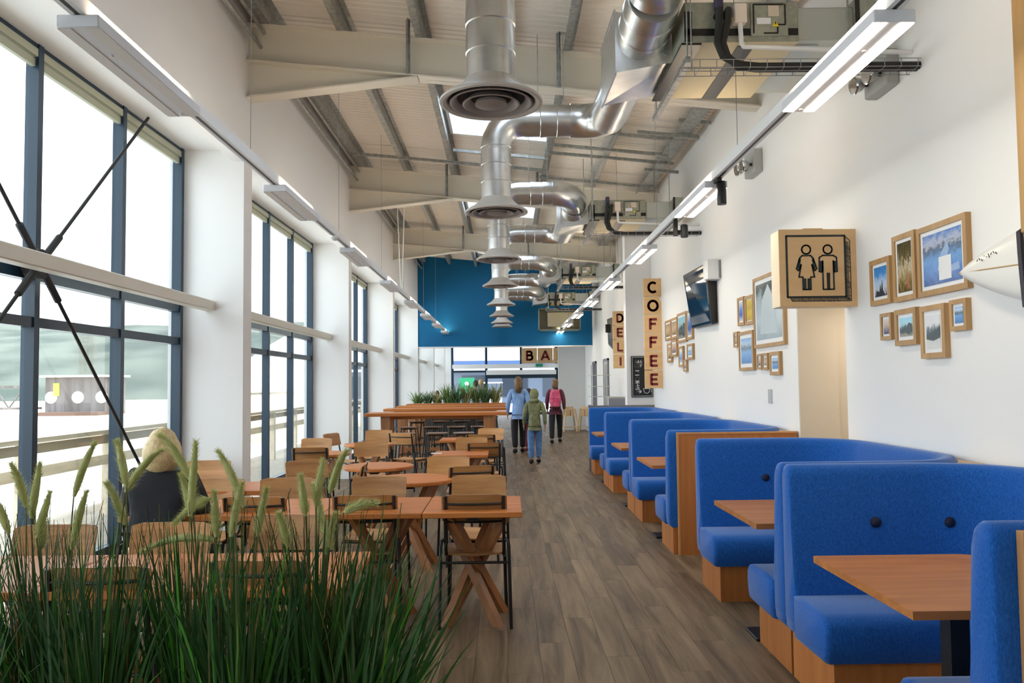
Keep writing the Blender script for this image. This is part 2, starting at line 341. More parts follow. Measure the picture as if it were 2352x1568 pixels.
# cross struts under the purlins
for n, (x0, x1, y, dz) in enumerate(((.70, 2.35, 10.95, -.03), (.68, 2.5, 11.3, -.04), (-2.4, .62, 12.3, -.03), (.60, 2.5, 12.65, -.05), (1.3, 2.4, 10.25, -.03), (1.75, 2.55, 10.0, -.06), (-.74, .72, 11.6, -.04), (2.1, 2.6, 11.45, -.12), (2.2, 2.6, 9.6, .0))):
    p = MB(); 
    p.loft([[Vector((x, y+a, zr(x)+dz+b)) for a, b in ((-.021, 0), (.021, 0), (.021, .041), (-.021, .041))] for x in (x0, x1)])
    tag(p.build('strut_channel', M_galv, smooth=0), 'galvanised strut channel under the roof, ' + ['upper of the long pair over the booth side', 'lower of the long pair over the booth side', 'long one on the window side', 'closest to the second roof beam', 'short one behind the nearest air unit', 'short one high by the wall', 'across below the rooflight', 'stub below the long pair at the wall', 'stub nearest the first roof beam'][n], 'strut', 'strut channels under the roof')
for n, (x, z) in enumerate(((-2.52, 5.10), (-2.44, 5.17), (-2.47, 5.02))):
    tag(MB().tube([(x, YBK, z), (x, YBLUE, z)], .018, 8).build('conduit_pipe', M_galv), 'thin grey conduit along the top of the window wall, ' + ('middle one', 'upper one', 'lower one')[n], 'conduit')
# ------------------------------------------------------------------ window bays
def window_bay(n, y0, y1, label):
    t = thing('window_%d' % n, label, 'window'); t['kind'] = 'structure'
    ms = [y1-.05]; 
    y = y1-1.24
    while y > y0+.25: ms.append(y); y -= 1.2
    ms.append(y0+.05)
    for y in ms: MB().box((XW-.055, y-.03, 0), (XW+.035, y+.03, 3.92)).build('mullion', M_frame, t, 0)
    ys = sorted(ms)
    for z0, z1 in ((0, .12), (.20, .28), (1.965, 2.035), (2.285, 2.355), (3.86, 3.92)):
        MB().box((XW-.05, y0, z0), (XW+.025, y1, z1)).build('transom', M_frame, t, 0)
    for a, b in zip(ys, ys[1:]):
        for z0, z1 in ((.28, 1.965), (2.035, 2.285), (2.355, 3.86)):
            MB().box((XW-.03, a+.028, z0), (XW-.022, b-.028, z1)).build('pane', M_glass, t, 0)
        c = MB().box((XW-.02, a+.03, 3.765), (XW+.01, b-.03, 3.82)); c.box((XW-.02, a+.03, 3.83), (XW+.03, b-.03, 3.885))
        c.build('blind_cassette', mat('olive_blind', (.42, .42, .31), .6), t, 0)
WL = ['behind the viewer', 'nearest, behind the crossed steel braces', 'second along the hall', 'third along the hall', 'fourth along the hall', 'hidden beyond the blue wall', 'sixth along the hall', 'last before the glazed end']
for k in range(len(PIER)-1):
    window_bay(k+1, PIER[k]+.125, PIER[k+1]-.125, 'tall navy framed window bay, ' + WL[k])
# horizontal wind rails and cross bracing in the bays
for k in range(1, 7):
    y0, y1 = PIER[k]+.125, PIER[k+1]-.125
    o = MB().bev((-2.985, y0, 2.30), (-2.875, y1, 2.40), .008).build('wind_rail', M_steel)
    tag(o, 'white box section rail across the window bay ' + WL[k], 'rail', 'white rails across the window bays')
t = thing('cross_brace', 'dark steel rod cross brace with a central hub in the nearest window bay', 'brace', (-3.10, 5.23, 2.38))
MB().tube([(-.07, 0, 0), (.02, 0, 0)], .10, 20).tube([(-.085, 0, 0), (-.07, 0, 0)], .05, 12).tube([(.02, 0, 0), (.05, 0, 0)], .035, 12).build('hub', M_blackmat, t)
for dy, dz in ((1.56, 1.525), (2.35, -2.36), (-1.56, 1.525), (-2.35, -2.36)):
    l = sqrt(dy*dy+dz*dz); a = Vector((0, dy/l, dz/l))
    MB().tube([a*.06, a*.32], .024, 8).tube([a*.30, Vector((0, dy, dz))], .0125, 8).build('rod', M_blackmat, t)
# ------------------------------------------------------------------ far glazed end
t = thing('window_30', 'glazed entrance wall at the far end of the hall', 'window'); t['kind'] = 'structure'
yE = YEND-.3
def pe(x, y): q = at(1, yE, x, y); return q
xs = [-2.6, pe(1117, 850).x, pe(1197, 850).x, pe(1277, 850).x, 2.64]
zt = 3.6; z_tr = pe(1150, 841).z
for x in xs: MB().box((x-.06, yE-.06, 0), (x+.06, yE+.06, zt)).build('mullion', M_frame, t, 0)
MB().box((-2.6, yE-.12, z_tr-.1), (2.64, yE+.05, z_tr+.1)).build('transom', M_white, t, 0)
MB().box((-2.6, yE-.05, 2.10), (2.64, yE+.05, 2.20)).build('transom', M_frame, t, 0)
MB().box((-2.6, yE-.05, 0), (2.64, yE+.05, .12)).build('transom', M_frame, t, 0)
MB().box((xs[1], yE-.25, z_tr-.42), (xs[3], yE-.05, z_tr-.2)).build('door_header', M_white, t, 0)
MB().box((xs[1], yE-.16, z_tr-.6), (xs[3], yE+.05, z_tr-.42)).build('door_rail', M_frame, t, 0)
for a, b in zip(xs, xs[1:]):
    for z0, z1 in ((.12, 2.10), (2.20, z_tr-.1), (z_tr+.1, zt)):
        MB().box((a+.06, yE-.01, z0), (b-.06, yE, z1)).build('pane', M_glassfar, t, 0)
o = MB().box((pe(1230, 835).x, yE-.28, pe(1238, 842).z), (pe(1246, 835).x, yE-.12, pe(1238, 835).z)).build('exit_sign', mat('green_exit', (.01, .22, .12), .5)); tag(o, 'small green exit sign above the far entrance', 'sign')
exec_after = []
# ================================================================== OUTSIDE
M_hill = mat('hill_grass', (.040, .056, .046), .95, noise_=(.06, (.10, .118, .10), .4, .62, (1, 1, 1)))
M_water = mat('lagoon_water', (.70, .74, .76), .22, noise_=(.4, (.82, .84, .85), .4, .6, (1, 1, 1)))
M_sand = mat('sand_bank', (.62, .50, .36), .9)
M_deckw = wood('weathered_deck', (.30, .26, .20), (.44, .38, .30), 1, .7, .8)
M_rail = wood('weathered_rail', (.48, .40, .28), (.66, .57, .43), 1, .7, .8)
struct(MB().box((-420, -200, -1.35), (-5.6, 300, -1.30)).build('water', M_water, smooth=0), 'pale bright lagoon water outside the windows', 'water')
struct(MB().box((-420, 40, -1.6), (420, 700, -.35)).build('ground_bank', M_sand, smooth=0), 'sandy far bank of the lagoon', 'ground')
struct(MB().box((-5.6, -20, -.30), (-3.36, 60, -.03)).build('ground_deck', M_deckw, smooth=0), 'weathered timber deck outside the windows', 'ground')
struct(MB().box((-3.4, YEND+.2, -.3), (40, 120, -.02)).build('ground_forecourt', mat('paving', (.30, .29, .28), .9), smooth=0), 'grey paved forecourt beyond the entrance doors', 'ground')
hill = MB(); rows = []
for j in range(14):
    v = j/13.0; rw = []
    for i in range(70):
        x = -420+i*5.4
        crest = 20+4.5*noise.noise((x*.012, 1.3, 0))+3.0*noise.noise((x*.035, 4, 0)) - .012*max(0, x+110)
        z = -.4+crest*(sin(v*pi/2)**1.0)+1.0*noise.noise((x*.08, v*6, 2))*v
        rw.append(Vector((x, 120+v*110, z)))
    rows.append(rw)
hill.loft(rows, cap=False, closed=False); struct(hill.build('hill', M_hill, smooth=80), 'hazy green hillside across the lagoon', 'hill')
# balustrade
t = thing('balustrade', 'weathered timber balustrade along the outside deck', 'railing', (-5.0, 0, 0))
MB().box((-.09, -3, .98), (.09, 45, 1.03)).build('handrail', M_rail, t, 0)
MB().box((-.025, -3, .86), (.025, 45, .96)).build('rail', M_rail, t, 0); MB().box((-.025, -3, .60), (.025, 45, .72)).build('rail', M_rail, t, 0)
pmesh = None
for k in range(25):
    y = -2.3+k*1.75
    if pmesh is None: o = MB().box((-.05, -.05, -.03), (.05, .05, 1.0)).build('post', M_rail, t, 0); o.location = (0, y, 0); pmesh = o.data
    else: inst(pmesh, 'post', t, (0, y, 0))
hp = at(1, 55, 172, 925); hx = hp.x; hz = -1.3
t = thing('lagoon_hut', 'grey brown hut on a jetty with round white signs', 'hut', (hx, 55, hz)); W2 = 135/F*55/2
M_hut = mat('hut_boards', (.12, .105, .105), .8, noise_=(.8, (.19, .175, .18), .4, .6, (3, 3, .3)))
MB().box((-W2, -1, .3), (W2, 3, 1.2)).build('jetty', mat('jetty_brown', (.16, .10, .08), .8), t, 0)
MB().box((-W2, 0, 1.2), (W2, 3, 3.6)).build('hut_wall', M_hut, t, 0)
MB().box((-W2-.2, -.4, 3.6), (W2+.2, 3.3, 3.75)).build('hut_roof', mat('hut_roof_grey', (.45, .46, .48), .7), t, 0)
for sx in (-.8, .1, .9): MB().tube([(sx*W2, -.03, 2.2), (sx*W2, .0, 2.2)], .42, 20).build('round_sign', M_white, t)
MB().box((-.72*W2, -.06, 2.3), (-.52*W2, -.02, 3.2)).build('flag', mat('lime', (.45, .75, .08), .6), t, 0)
t = thing('footbridge', 'dark truss footbridge on the lagoon beside the hut', 'bridge', (hx-W2-.5, 55, -.5))
MB().box((-12, -.5, .6), (0, .5, .75)).build('bridge_deck', M_hut, t, 0); MB().box((-12, -.05, 2.1), (0, .05, 2.25)).build('handrail', M_hut, t, 0)
for k in (-11.5, -6, -.6): MB().box((k-.1, -.3, -.8), (k+.1, .3, .6)).build('pile', M_hut, t, 0)
for k in range(6): MB().beam((-12+k*2, 0, .7), (-11+k*2, 0, 2.1), .08, .08).beam((-11+k*2, 0, 2.1), (-10+k*2, 0, .7), .08, .08).build('truss_web', M_hut, t, 0)
fp = at(2, -1.3, 347, 935)
t = thing('surfer', 'person in dark wetsuit lying on a board on the lagoon', 'person', (fp.x, fp.y, -1.3), .2)
MB().ell((0, 0, .06), (.95, .26, .05), 14, 6).build('surfboard', M_white, t); MB().tube([(-.85, 0, .14), (-.2, 0, .18), (.3, 0, .26), (.42, 0, .34)], .12, 8, rr=[.05, .12, .16, .08]).ell((.55, 0, .42), (.1, .09, .12), 8, 6).tube([(.3, .14, .3), (.5, .3, .16)], .05, 6).tube([(.3, -.14, .3), (.5, -.3, .16)], .05, 6).build('body', mat('wetsuit', (.03, .04, .09), .6), t)
# beyond the entrance: building, signs, buggy
t = thing('far_building', 'grey blue building across the forecourt', 'building', (-2, 62, 0))
MB().box((-12, 0, 0), (16, 8, 3.0)).build('building_wall', mat('bluegrey_cladding', (.16, .19, .24), .7), t, 0)
MB().box((-12.3, -.4, 3.0), (16, 8.3, 3.35)).build('building_roof', mat('blue_fascia', (.08, .14, .30), .6), t, 0)
MB().box((-12.3, -.45, 2.55), (16, -.3, 2.75)).build('building_trim', mat('pale_fascia', (.55, .6, .7), .6), t, 0)
for k in range(8): MB().box((-11+k*3.2, -.06, .5), (-9+k*3.2, -.0, 2.2)).build('building_pane', mat('dark_pane', (.05, .06, .08), .15), t, 0)
q = at(1, 46, 1072, 890)
t = thing('banner', 'green banner board with a white emblem outside the entrance', 'sign', (q.x, 46, 0))
MB().box((-.45, -.03, .9), (.45, .03, 1.9)).build('board', mat('green_banner', (.02, .30, .12), .6), t, 0); MB().tube([(0, -.05, 1.55), (0, -.03, 1.55)], .12, 12).build('emblem', M_white, t)
for s in (-.4, .4): MB().box((s-.03, -.02, 0), (s+.03, .02, .95)).build('leg', M_grey, t, 0)
q = at(1, 48, 1132, 890)
t = thing('golf_buggy', 'white golf buggy parked outside the entrance', 'vehicle', (q.x, 48, 0))
MB().bev((-.62, -1, 1.55), (.62, .9, 1.63), .03).build('canopy_roof', M_white, t)
MB().bev((-.55, -1.1, .3), (.55, 1, .75), .06).build('body', M_white, t); MB().bev((-.5, .1, .75), (.5, .35, 1.15), .04).build('seat', M_greyp, t)
for sx in (-.5, .5):
    for sy in (-.85, .7): MB().beam((sx, sy, .7), (sx, sy, 1.57), .05, .05).build('post', M_black, t, 0); MB().tube([(sx-.08, sy, .22), (sx+.08, sy, .22)], .22, 14).build('wheel', M_black, t)
# ================================================================== AIR SYSTEM
def resample(pts, ds):
    out = [Vector(pts[0])]
    for a, b in zip(pts, pts[1:]):
        a, b = Vector(a), Vector(b); n = max(1, int((b-a).length/ds))
        out += [a+(b-a)*(i+1)/n for i in range(n)]
    return out
def duct(name, pts, r, parent, rib=.16, n=24):
    P = []; R_ = []
    pts = [Vector(p) for p in pts]
    for a, b in zip(pts, pts[1:]):
        L_ = (b-a).length; k = max(1, round(L_/rib)); d = (b-a)/L_
        for i in range(k):
            s = a+d*(L_*i/k)
            if L_ > .1:
                P += [s+d*.001, s+d*.006, s+d*.012]; R_ += [r+.006, r+.006, r]
            else: P.append(s); R_.append(r)
        if L_ > .1: P.append(b-d*.001); R_.append(r)
    P.append(pts[-1]); R_.append(r)
    return MB().tube(P, r, n, rr=R_).build(name, M_duct, parent, 30)
def bend(c, r, a0, a1, ax, ay, n=7):
    c, ax, ay = Vector(c), Vector(ax), Vector(ay)
    return [c+ax*r*cos(a0+(a1-a0)*i/n)+ay*r*sin(a0+(a1-a0)*i/n) for i in range(n+1)]
XD = -.065; ZD = 4.10; ZF = 3.2
def diffuser(parent, x, y, z):
    prof = [(.148, z+.14), (.16, z+.125), (.185, z+.095), (.225, z+.062), (.275, z+.034), (.302, z+.016), (.306, z+.008), (.302, z), (.285, z-.004), (.265, z+.004), (.255, z+.02)]
    MB().lathe(prof, (x, y, 0), 40, cap=False).build('diffuser_rim', M_rim, parent)
    c = MB()
    for ro, ri, dz in ((.245, .19, .012), (.17, .115, .006)):
        c.lathe([(ri, z+dz+.05), (ro-.03, z+dz+.012), (ro, z+dz-.012), (ro-.01, z+dz-.016), (ri+.02, z+dz+.006), (ri-.012, z+dz+.04)], (x, y, 0), 36, cap=False)
    c.lathe([(.004, z+.03), (.05, z+.03), (.09, z+.012), (.095, z-.008), (.05, z-.02), (.004, z-.022)], (x, y, 0), 30)
    c.build('diffuser_cone', M_brown, parent); MB().lathe([(.24, z+.028), (.235, z+.035), (.003, z+.036)], (x, y, 0), 30).build('diffuser_throat', M_blackmat, parent)
DUCTN = [('nearest', 'second'), ('third', 'fourth'), ('fifth', 'sixth'), ('seventh', 'last')]
SETN = ['nearest', 'second', 'third', 'farthest']
SETS = [(4.98, 4.556, 7.53), (10.5, 10.45, 13.3), (16.4, 16.5, 19.3), (21.3, 21.5, 22.9)]
for k, (yf, ya, yb) in enumerate(SETS):
    # fan coil unit: local origin at its underside
    t = thing('fan_coil_unit', SETN[k] + ' galvanised fan coil unit hung from the roof over the booths', 'air unit', (0, yf, 3.75), 0, 'fan coil units')
    MB().bev((1.19, 0, .0), (1.935, 1.0, .265), .006).build('body', M_unit, t)
    MB().box((1.195, .005, -.006), (1.93, .995, .002)).build('underside', M_insul, t, 0)
    MB().box((1.19, -.006, .04), (1.93, -.001, .085)).build('edge_band', M_black, t, 0); MB().box((1.19, -.006, .0), (1.24, -.001, .2)).build('edge_band', M_black, t, 0)
    MB().box((1.55, .05, -.011), (1.66, .99, -.005)).build('belly_strap', M_black, t, 0); MB().box((1.17, .0, -.02), (1.30, 1.02, -.005)).build('belly_strap', M_black, t, 0)
    MB().bev((1.62, -.022, .03), (1.86, -.001, .245), .004).build('access_panel', M_unit, t)
    MB().beam((1.635, -.024, .045), (1.635, -.024, .235), .008, .008).beam((1.635, -.024, .235), (1.83, -.024, .235), .008, .008).beam((1.84, -.024, .235), (1.84, -.024, .10), .008, .008).beam((1.79, -.024, .10), (1.84, -.024, .10), .008, .008).beam((1.79, -.024, .10), (1.79, -.024, .045), .008, .008).beam((1.70, -.024, .045), (1.79, -.024, .045), .008, .008).build('panel_gasket', M_black, t, 0)
    MB().box((1.73, -.028, .155), (1.80, -.022, .225)).build('rating_label', mat('buff_label', (.62, .52, .42), .6), t, 0)
    MB().box((1.655, -.028, .105), (1.745, -.022, .145)).build('blue_white_label', mat('white_label', (.78, .80, .85), .5), t, 0)
    MB().bev((1.50, -.07, .10), (1.58, -.002, .225), .005).build('control_box', mat('pale_plastic', (.78, .68, .60), .5), t)
    for x, z in ((1.48, .15), (1.775, .105)):
        MB().prism([(x-.022, -.030, z-.018), (x+.022, -.030, z-.018), (x, -.030, z+.022)], (0, .004, 0)).build('warning_sticker', mat('warning_yellow', (.78, .62, .02), .5), t, 0)
        MB().box((x-.003, -.033, z-.005), (x+.003, -.030, z+.012)).build('warning_mark', M_black, t, 0)
    MB().bev((1.94, .03, .02), (2.31, .97, .24), .006).build('return_duct', M_unitpale, t); MB().box((1.94, .1, .012), (2.1, .9, .022)).build('filter_flap', mat('pale_blue_sheet', (.46, .52, .53), .4), t, 0)
    MB().bev((2.31, -.02, .0), (2.44, 1.0, .29), .006).build('intake_box', M_unit, t); MB().box((2.30, -.03, .0), (2.325, -.018, .29)).build('intake_flange', M_blackmat, t, 0)
    for x, yy in ((1.20, -.02), (2.25, -.02), (1.20, 1.02), (2.25, 1.02)): MB().tube([(x, yy, -.12), (x, yy, zr(x)-3.75)], .006, 6).build('hanger_rod', M_galv, t)
    # bearing strut with holes
    s = MB().box((1.18, -.06, -.16), (1.22, 1.08, -.12)).build('bearing_strut', M_galv, t, 0)
    hm = None
    for i in range(22):
        if hm is None: o = MB().box((1.1795, -.006, -.147), (1.1805, .014, -.133)).build('strut_slot', M_black, s, 0); hm = o.data; o.location.y = -.03
        else: inst(hm, 'strut_slot', s, (0, -.03+i*.05, 0))
    # refrigerant pipes + basket + condensate pipe
    p = thing('refrigerant_pipe', 'black lagged pipe pair dropping from the ' + SETN[k] + ' fan coil unit to the wall', 'pipe', (0, yf, 3.75))
    for dx, dz in ((0, 0), (.055, 0)):
        MB().tube([(1.40+dx, -.005, .16), (1.40+dx, -.08, .17), (1.39+dx, -.10, .10), (1.37+dx*.6, -.12, -.06), (1.40+dx*.5, -.13, -.15), (1.50, -.14+dx*.6, -.21), (1.62, -.14+dx*.6, -.222), (2.64, -.14+dx*.6, -.222)], .024, 10).build('lagged_pipe', M_blackmat, p)
    MB().bev((1.385, -.05, .20), (1.435, .01, .30), .006).build('pipe_stub', mat('dark_purple', (.05, .04, .09), .5), p)
    b = thing('cable_basket', 'wire basket tray carrying pipes under the ' + SETN[k] + ' fan coil unit', 'tray', (0, yf, 3.75))
    for yy, zz in ((-.20, -.25), (-.20, -.20), (-.14, -.25), (-.06, -.25), (-.06, -.20)): MB().tube([(1.13, yy, zz), (2.62, yy, zz)], .0028, 5).build('long_wire', M_grey, b)
    wm = None
    for i in range(15):
        if wm is None:
            o = MB().tube([(1.13, -.20, -.20), (1.13, -.20, -.252), (1.13, -.06, -.252), (1.13, -.06, -.20)], .0028, 5).build('cross_wire', M_grey, b); wm = o.data
        else: inst(wm, 'cross_wire', b, (i*.105, 0, 0))
    MB().tube([(1.20, -.13, -.24), (1.20, -.13, .9)], .005, 6).build('hanger_rod', M_galv, b)
    o = MB().tube([(1.54, -.04, .12), (1.545, -.05, -.03), (1.56, -.05, -.055), (2.64, -.05, -.10)], .016, 8).build('condensate_pipe', M_white, None, loc=(0, yf, 3.75)); tag(o, 'thin white waste pipe running from the ' + SETN[k] + ' fan coil unit to the wall', 'pipe')
    # two spiral ducts
    for side, (yd, w_) in enumerate(((ya, -1), (yb, 1))):
        r = .150; zz = ZD
        t = thing('spiral_duct', 'galvanised spiral duct dropping to the ' + DUCTN[k][side] + ' round ceiling diffuser', 'air duct', (0, 0, 0), 0, 'spiral ducts')
        yp0, yp1 = yf+.42, yf+1.2
        if side == 1:
            MB().loft([[Vector(q) for q in ((1.19, yp0-.05, 3.77), (1.19, yp1-.2, 3.77), (1.19, yp1-.2, 4.02), (1.19, yp0-.05, 4.02))], [Vector(q) for q in ((.80, yp0, 3.72), (.80, yp1, 3.76), (.80, yp1, 4.20), (.80, yp0, 4.16))]]).build('plenum', M_duct, t, 0)
            MB().beam((.80, yp0, 3.72), (.80, yp1, 3.76), .012, .03).beam((.80, yp0, 4.16), (.80, yp1, 4.20), .012, .03).build('plenum_flange', M_duct, t, 0)
            if yd-.3 > yp1: duct('duct_section', [(.99, yp1-.03, 3.98), (.99, max(yp1+.02, yd-.32), 4.03)], .165, t)
            MB().tube([(.99, max(yp1, yd-.34), 4.03)]+[(q.x, q.y, zz-.05*(1-i/7)) for i, q in enumerate(bend((.70, yd-.29, zz), .29, 0, pi/2, (1, 0, 0), (0, 1, 0)))]+[(.66, yd, zz)], .165, 24).build('elbow', M_duct, t, 30)
        else:
            duct('duct_section', [(.99, yp0+.05, 3.97), (.99, min(yp0-.03, yd+.36), 4.02)], .18, t)
            MB().tube([(.99, min(yp0, yd+.36), 4.02)]+[(q.x, q.y, zz-.05*(1-i/7)) for i, q in enumerate(bend((.70, yd+.29, zz), .29, 0, pi/2, (1, 0, 0), (0, -1, 0)))]+[(.66, yd, zz)], .165, 24).build('elbow', M_duct, t, 30)
        duct('duct_section', [(.70, yd, zz), (XD+.28, yd, zz)], r, t)
        MB().tube([(XD+.30, yd, zz)]+bend((XD+.26, yd, zz-.26), .26, pi/2, pi, (1, 0, 0), (0, 0, 1), 5)+[(XD, yd, zz-.30)], r-.004, 24).build('elbow', M_duct, t, 30)
        duct('duct_section', [(XD, yd, zz-.26), (XD, yd, ZF+.13)], r-.006, t, .165)
        diffuser(t, XD, yd, ZF)
        MB().tube([(.35, yd, zz+.14), (.35, yd, zr(.35))], .004, 5).tube([(.6, yd, zz+.14), (.6, yd, zr(.6))], .004, 5).build('hanger_rod', M_galv, t)
q0 = at(1, 22.3, 1238, 758); q1 = at(1, 22.3, 1333, 709)
t = thing('intake_plenum_box', 'buff open duct box hanging in front of the blue wall', 'duct box', (0, 22.3, 0))
MB().box((q0.x, 0, q0.z), (q1.x, .5, q0.z+.02)).box((q0.x, 0, q1.z), (q1.x, .5, q1.z+.02)).box((q0.x, 0, q0.z), (q0.x+.02, .5, q1.z)).box((q1.x-.02, 0, q0.z), (q1.x, .5, q1.z)).box((q0.x, .48, q0.z), (q1.x, .5, q1.z)).build('box_shell', M_unit, t, 0)
MB().box((q0.x+.25, -.01, q0.z+.1), (q1.x-.2, .02, q1.z-.1)).build('box_door', M_insul, t, 0)
MB().tube([(q0.x+.1, .2, q1.z), (q0.x+.1, .2, 4.7)], .006, 6).tube([(q1.x-.1, .2, q1.z), (q1.x-.1, .2, 4.7)], .006, 6).build('hanger_rod', M_galv, t)
# ================================================================== LIGHTING TRACKS
for X, nm in ((1.645, 'over the booth side'), (-1.755, 'over the window side')):
    t = thing('lighting_track', 'long white suspended lighting track ' + nm, 'track', (X, 0, 3.112))
    MB().box((-.032, -1, -.015), (.032, 23.3, .055)).build('track_body', M_white, t, 0); MB().box((-.009, -1, -.0165), (.009, 23.3, -.0145)).build('track_slot', M_black, t, 0)
    for y in (2.2, 5.4, 8.3, 11.2, 13.6, 17.0, 20.0): MB().tube([(0, y, .05), (0, y, zr(X)-3.112)], .0025, 5).build('cable', M_grey, t)
    if X < 0: MB().tube([(.0, 13.45, .05), (.06, 13.45, zr(X)-3.112)], .008, 6).tube([(-.03, 13.5, .05), (-.1, 13.5, zr(X)-3.112)], .008, 6).build('power_cable', M_white, t)
ORD = ['nearest', 'second', 'third', 'fourth', 'fifth', 'sixth', 'seventh', 'eighth']
first = {}
for X, on in ((1.645, True), (-1.755, False)):
    for k in range(8):
        yc = 3.735+k*2.78
        lab = ('%s lit twin strip light panel on the track over the booths' if on else '%s twin strip light panel with unlit underside on the track by the windows') % ORD[k]
        if on not in first:
            t = thing('strip_light', lab, 'light', (X, yc, 3.04), 0, 'lit strip lights' if on else 'window side strip lights')
            MB().bev((-.088, -.545, 0), (.088, .545, .055), .004).build('light_body', M_lampbody, t)
            for s in (-1, 1): MB().box((s*.058-.028, -.535, -.003), (s*.058+.028, .535, .001)).build('diffuser_strip', M_diffon if on else M_diffoff, t, 0)
            MB().box((-.075, -.5, .0545), (-.034, .5, .058)).box((.034, -.5, .0545), (.075, .5, .058)).build('uplight_strip', M_upl, t, 0)
            for yy in (-.26, .5): MB().tube([(0, yy, -.006), (0, yy, 0)], .009, 10).build('lock_screw', M_white, t)
            first[on] = t
        else: dup(first[on], (X, yc, 3.04), 0, lab)
# track spots
t = thing('track_spotlight', 'black cylinder spotlight pointing down behind the second lit light panel', 'spotlight', (1.645, 5.93, 3.097))
MB().bev((-.018, -.06, -.03), (.018, .06, 0), .004).build('adapter', M_black, t); MB().lathe([(.02, -.20), (.034, -.198), (.036, -.19), (.036, -.03), (.03, -.02)], (.03, 0, 0), 20).build('lamp_housing', M_black, t)
t = thing('track_spotlight', 'black spotlight with side adapter after the second lit light panel', 'spotlight', (1.645, 7.42, 3.097))
MB().bev((-.02, -.02, -.16), (.02, .02, 0), .004).build('adapter', M_black, t); MB().tube([(.02, 0, -.11), (.05, 0, -.11)], .008, 8).lathe([(.02, -.175), (.034, -.173), (.036, -.165), (.036, -.06), (.028, -.05)], (.085, 0, 0), 20).build('lamp_housing', M_black, t)
o = MB().lathe([(.05, .0), (.05, -.015), (.03, -.04), (.004, -.05)], (-1.755, 8.1, 3.097), 20).build('motion_sensor', M_white); tag(o, 'small white domed sensor under the window side track', 'sensor')
# emergency twin spots on the wall
for (x, y, z, lab) in ((XR, 8.0, 3.78, 'grey emergency light with twin chrome lamps high on the booth wall'), (XR, 5.25, 3.62, 'grey emergency light below the nearest fan coil unit pipes')):
    t = thing('emergency_light', lab, 'emergency light', (x, y, z))
    MB().bev((-.09, -.16, -.11), (0, .16, .13), .008).build('battery_box', mat('pale_grey_plastic', (.42, .42, .40), .5), t)
    for dy in (-.09, .10):
        MB().tube([(-.09, dy, -.02), (-.13, dy, -.02)], .015, 8).build('lamp_arm', M_black, t)
        MB().tube([(-.12, dy, -.02), (-.15, dy-.01, -.025), (-.20, dy-.02, -.035), (-.205, dy-.02, -.036)], .05, 16, rr=[.02, .045, .062, .055]).build('lamp_head', mat('chrome', (.7, .7, .7), .12, metal=1), t)
# ================================================================== SIGNS
def ribbon(b, pts, w, y, dy, closed=False, disc=True):
    """flat stroke in the x-z plane at depth y, raised by dy towards the viewer"""
    P = [Vector((p[0], 0, p[1])) for p in pts]
    if closed: P.append(P[0])
    for a, c in zip(P, P[1:]):
        d = c-a
        if d.length < 1e-6: continue
        d.normalize(); n = Vector((-d.z, 0, d.x))*(w/2)
        b.prism([Vector((q.x, y, q.z)) for q in (a-n, c-n, c+n, a+n)], (0, dy, 0))
    if disc:
        for p in P[1:-1] if not closed else P[:-1]:
            b.prism([Vector((p.x+w/2*cos(a), y, p.z+w/2*sin(a))) for a in [2*pi*i/10 for i in range(10)]], (0, dy, 0))
def A_(cx, cy, rx, ry, a0, a1, n=14): return [(cx+rx*cos(radians(a0+(a1-a0)*i/n)), cy+ry*sin(radians(a0+(a1-a0)*i/n))) for i in range(n+1)]
LET = {'C': [A_(.52, .5, .42, .44, 48, 312, 20)], 'O': [A_(.5, .5, .45, .44, 0, 360, 28)], 'F': [[(.2, .0), (.2, 1)], [(.2, .93), (.85, .93)], [(.2, .52), (.75, .52)]],
       'E': [[(.2, 0), (.2, 1)], [(.2, .93), (.85, .93)], [(.2, .5), (.78, .5)], [(.2, .07), (.85, .07)]], 'D': [[(.18, 0), (.18, 1)], [(.18, .93), (.45, .93)]+A_(.45, .5, .4, .43, 90, -90)+[(.18, .07)]],
       'L': [[(.22, 0), (.22, 1)], [(.22, .07), (.82, .07)]], 'I': [[(.5, 0), (.5, 1)]], 'B': [[(.2, 0), (.2, 1)], [(.2, .93), (.5, .93)]+A_(.52, .73, .22, .20, 90, -90, 8)+[(.2, .53)], [(.2, .53), (.54, .53)]+A_(.56, .3, .26, .23, 90, -90, 8)+[(.2, .07)]],
       'A': [[(.06, 0), (.5, 1)], [(.94, 0), (.5, 1)], [(.22, .32), (.78, .32)]], 'R': [[(.2, 0), (.2, 1)], [(.2, .93), (.5, .93)]+A_(.52, .70, .25, .23, 90, -90, 8)+[(.2, .47)], [(.5, .47), (.85, 0)]],
       'P': [[(.2, 0), (.2, 1)], [(.2, .93), (.5, .93)]+A_(.52, .70, .25, .23, 90, -90, 8)+[(.2, .47)]], 'K': [[(.2, 0), (.2, 1)], [(.85, 1), (.22, .45)], [(.4, .6), (.88, 0)]], 'U': [[(.15, 1), (.15, .4)]+A_(.5, .38, .35, .32, 180, 360, 10)+[(.85, 1)]], 'G': [A_(.52, .5, .42, .44, 48, 340, 20)+[(.92, .48), (.6, .48)]]}
def glyph(b, ch, x, z, sx, sz, w, y, dy):
    for st in LET[ch]: ribbon(b, [(x+p[0]*sx, z+p[1]*sz) for p in st], w, y, dy)
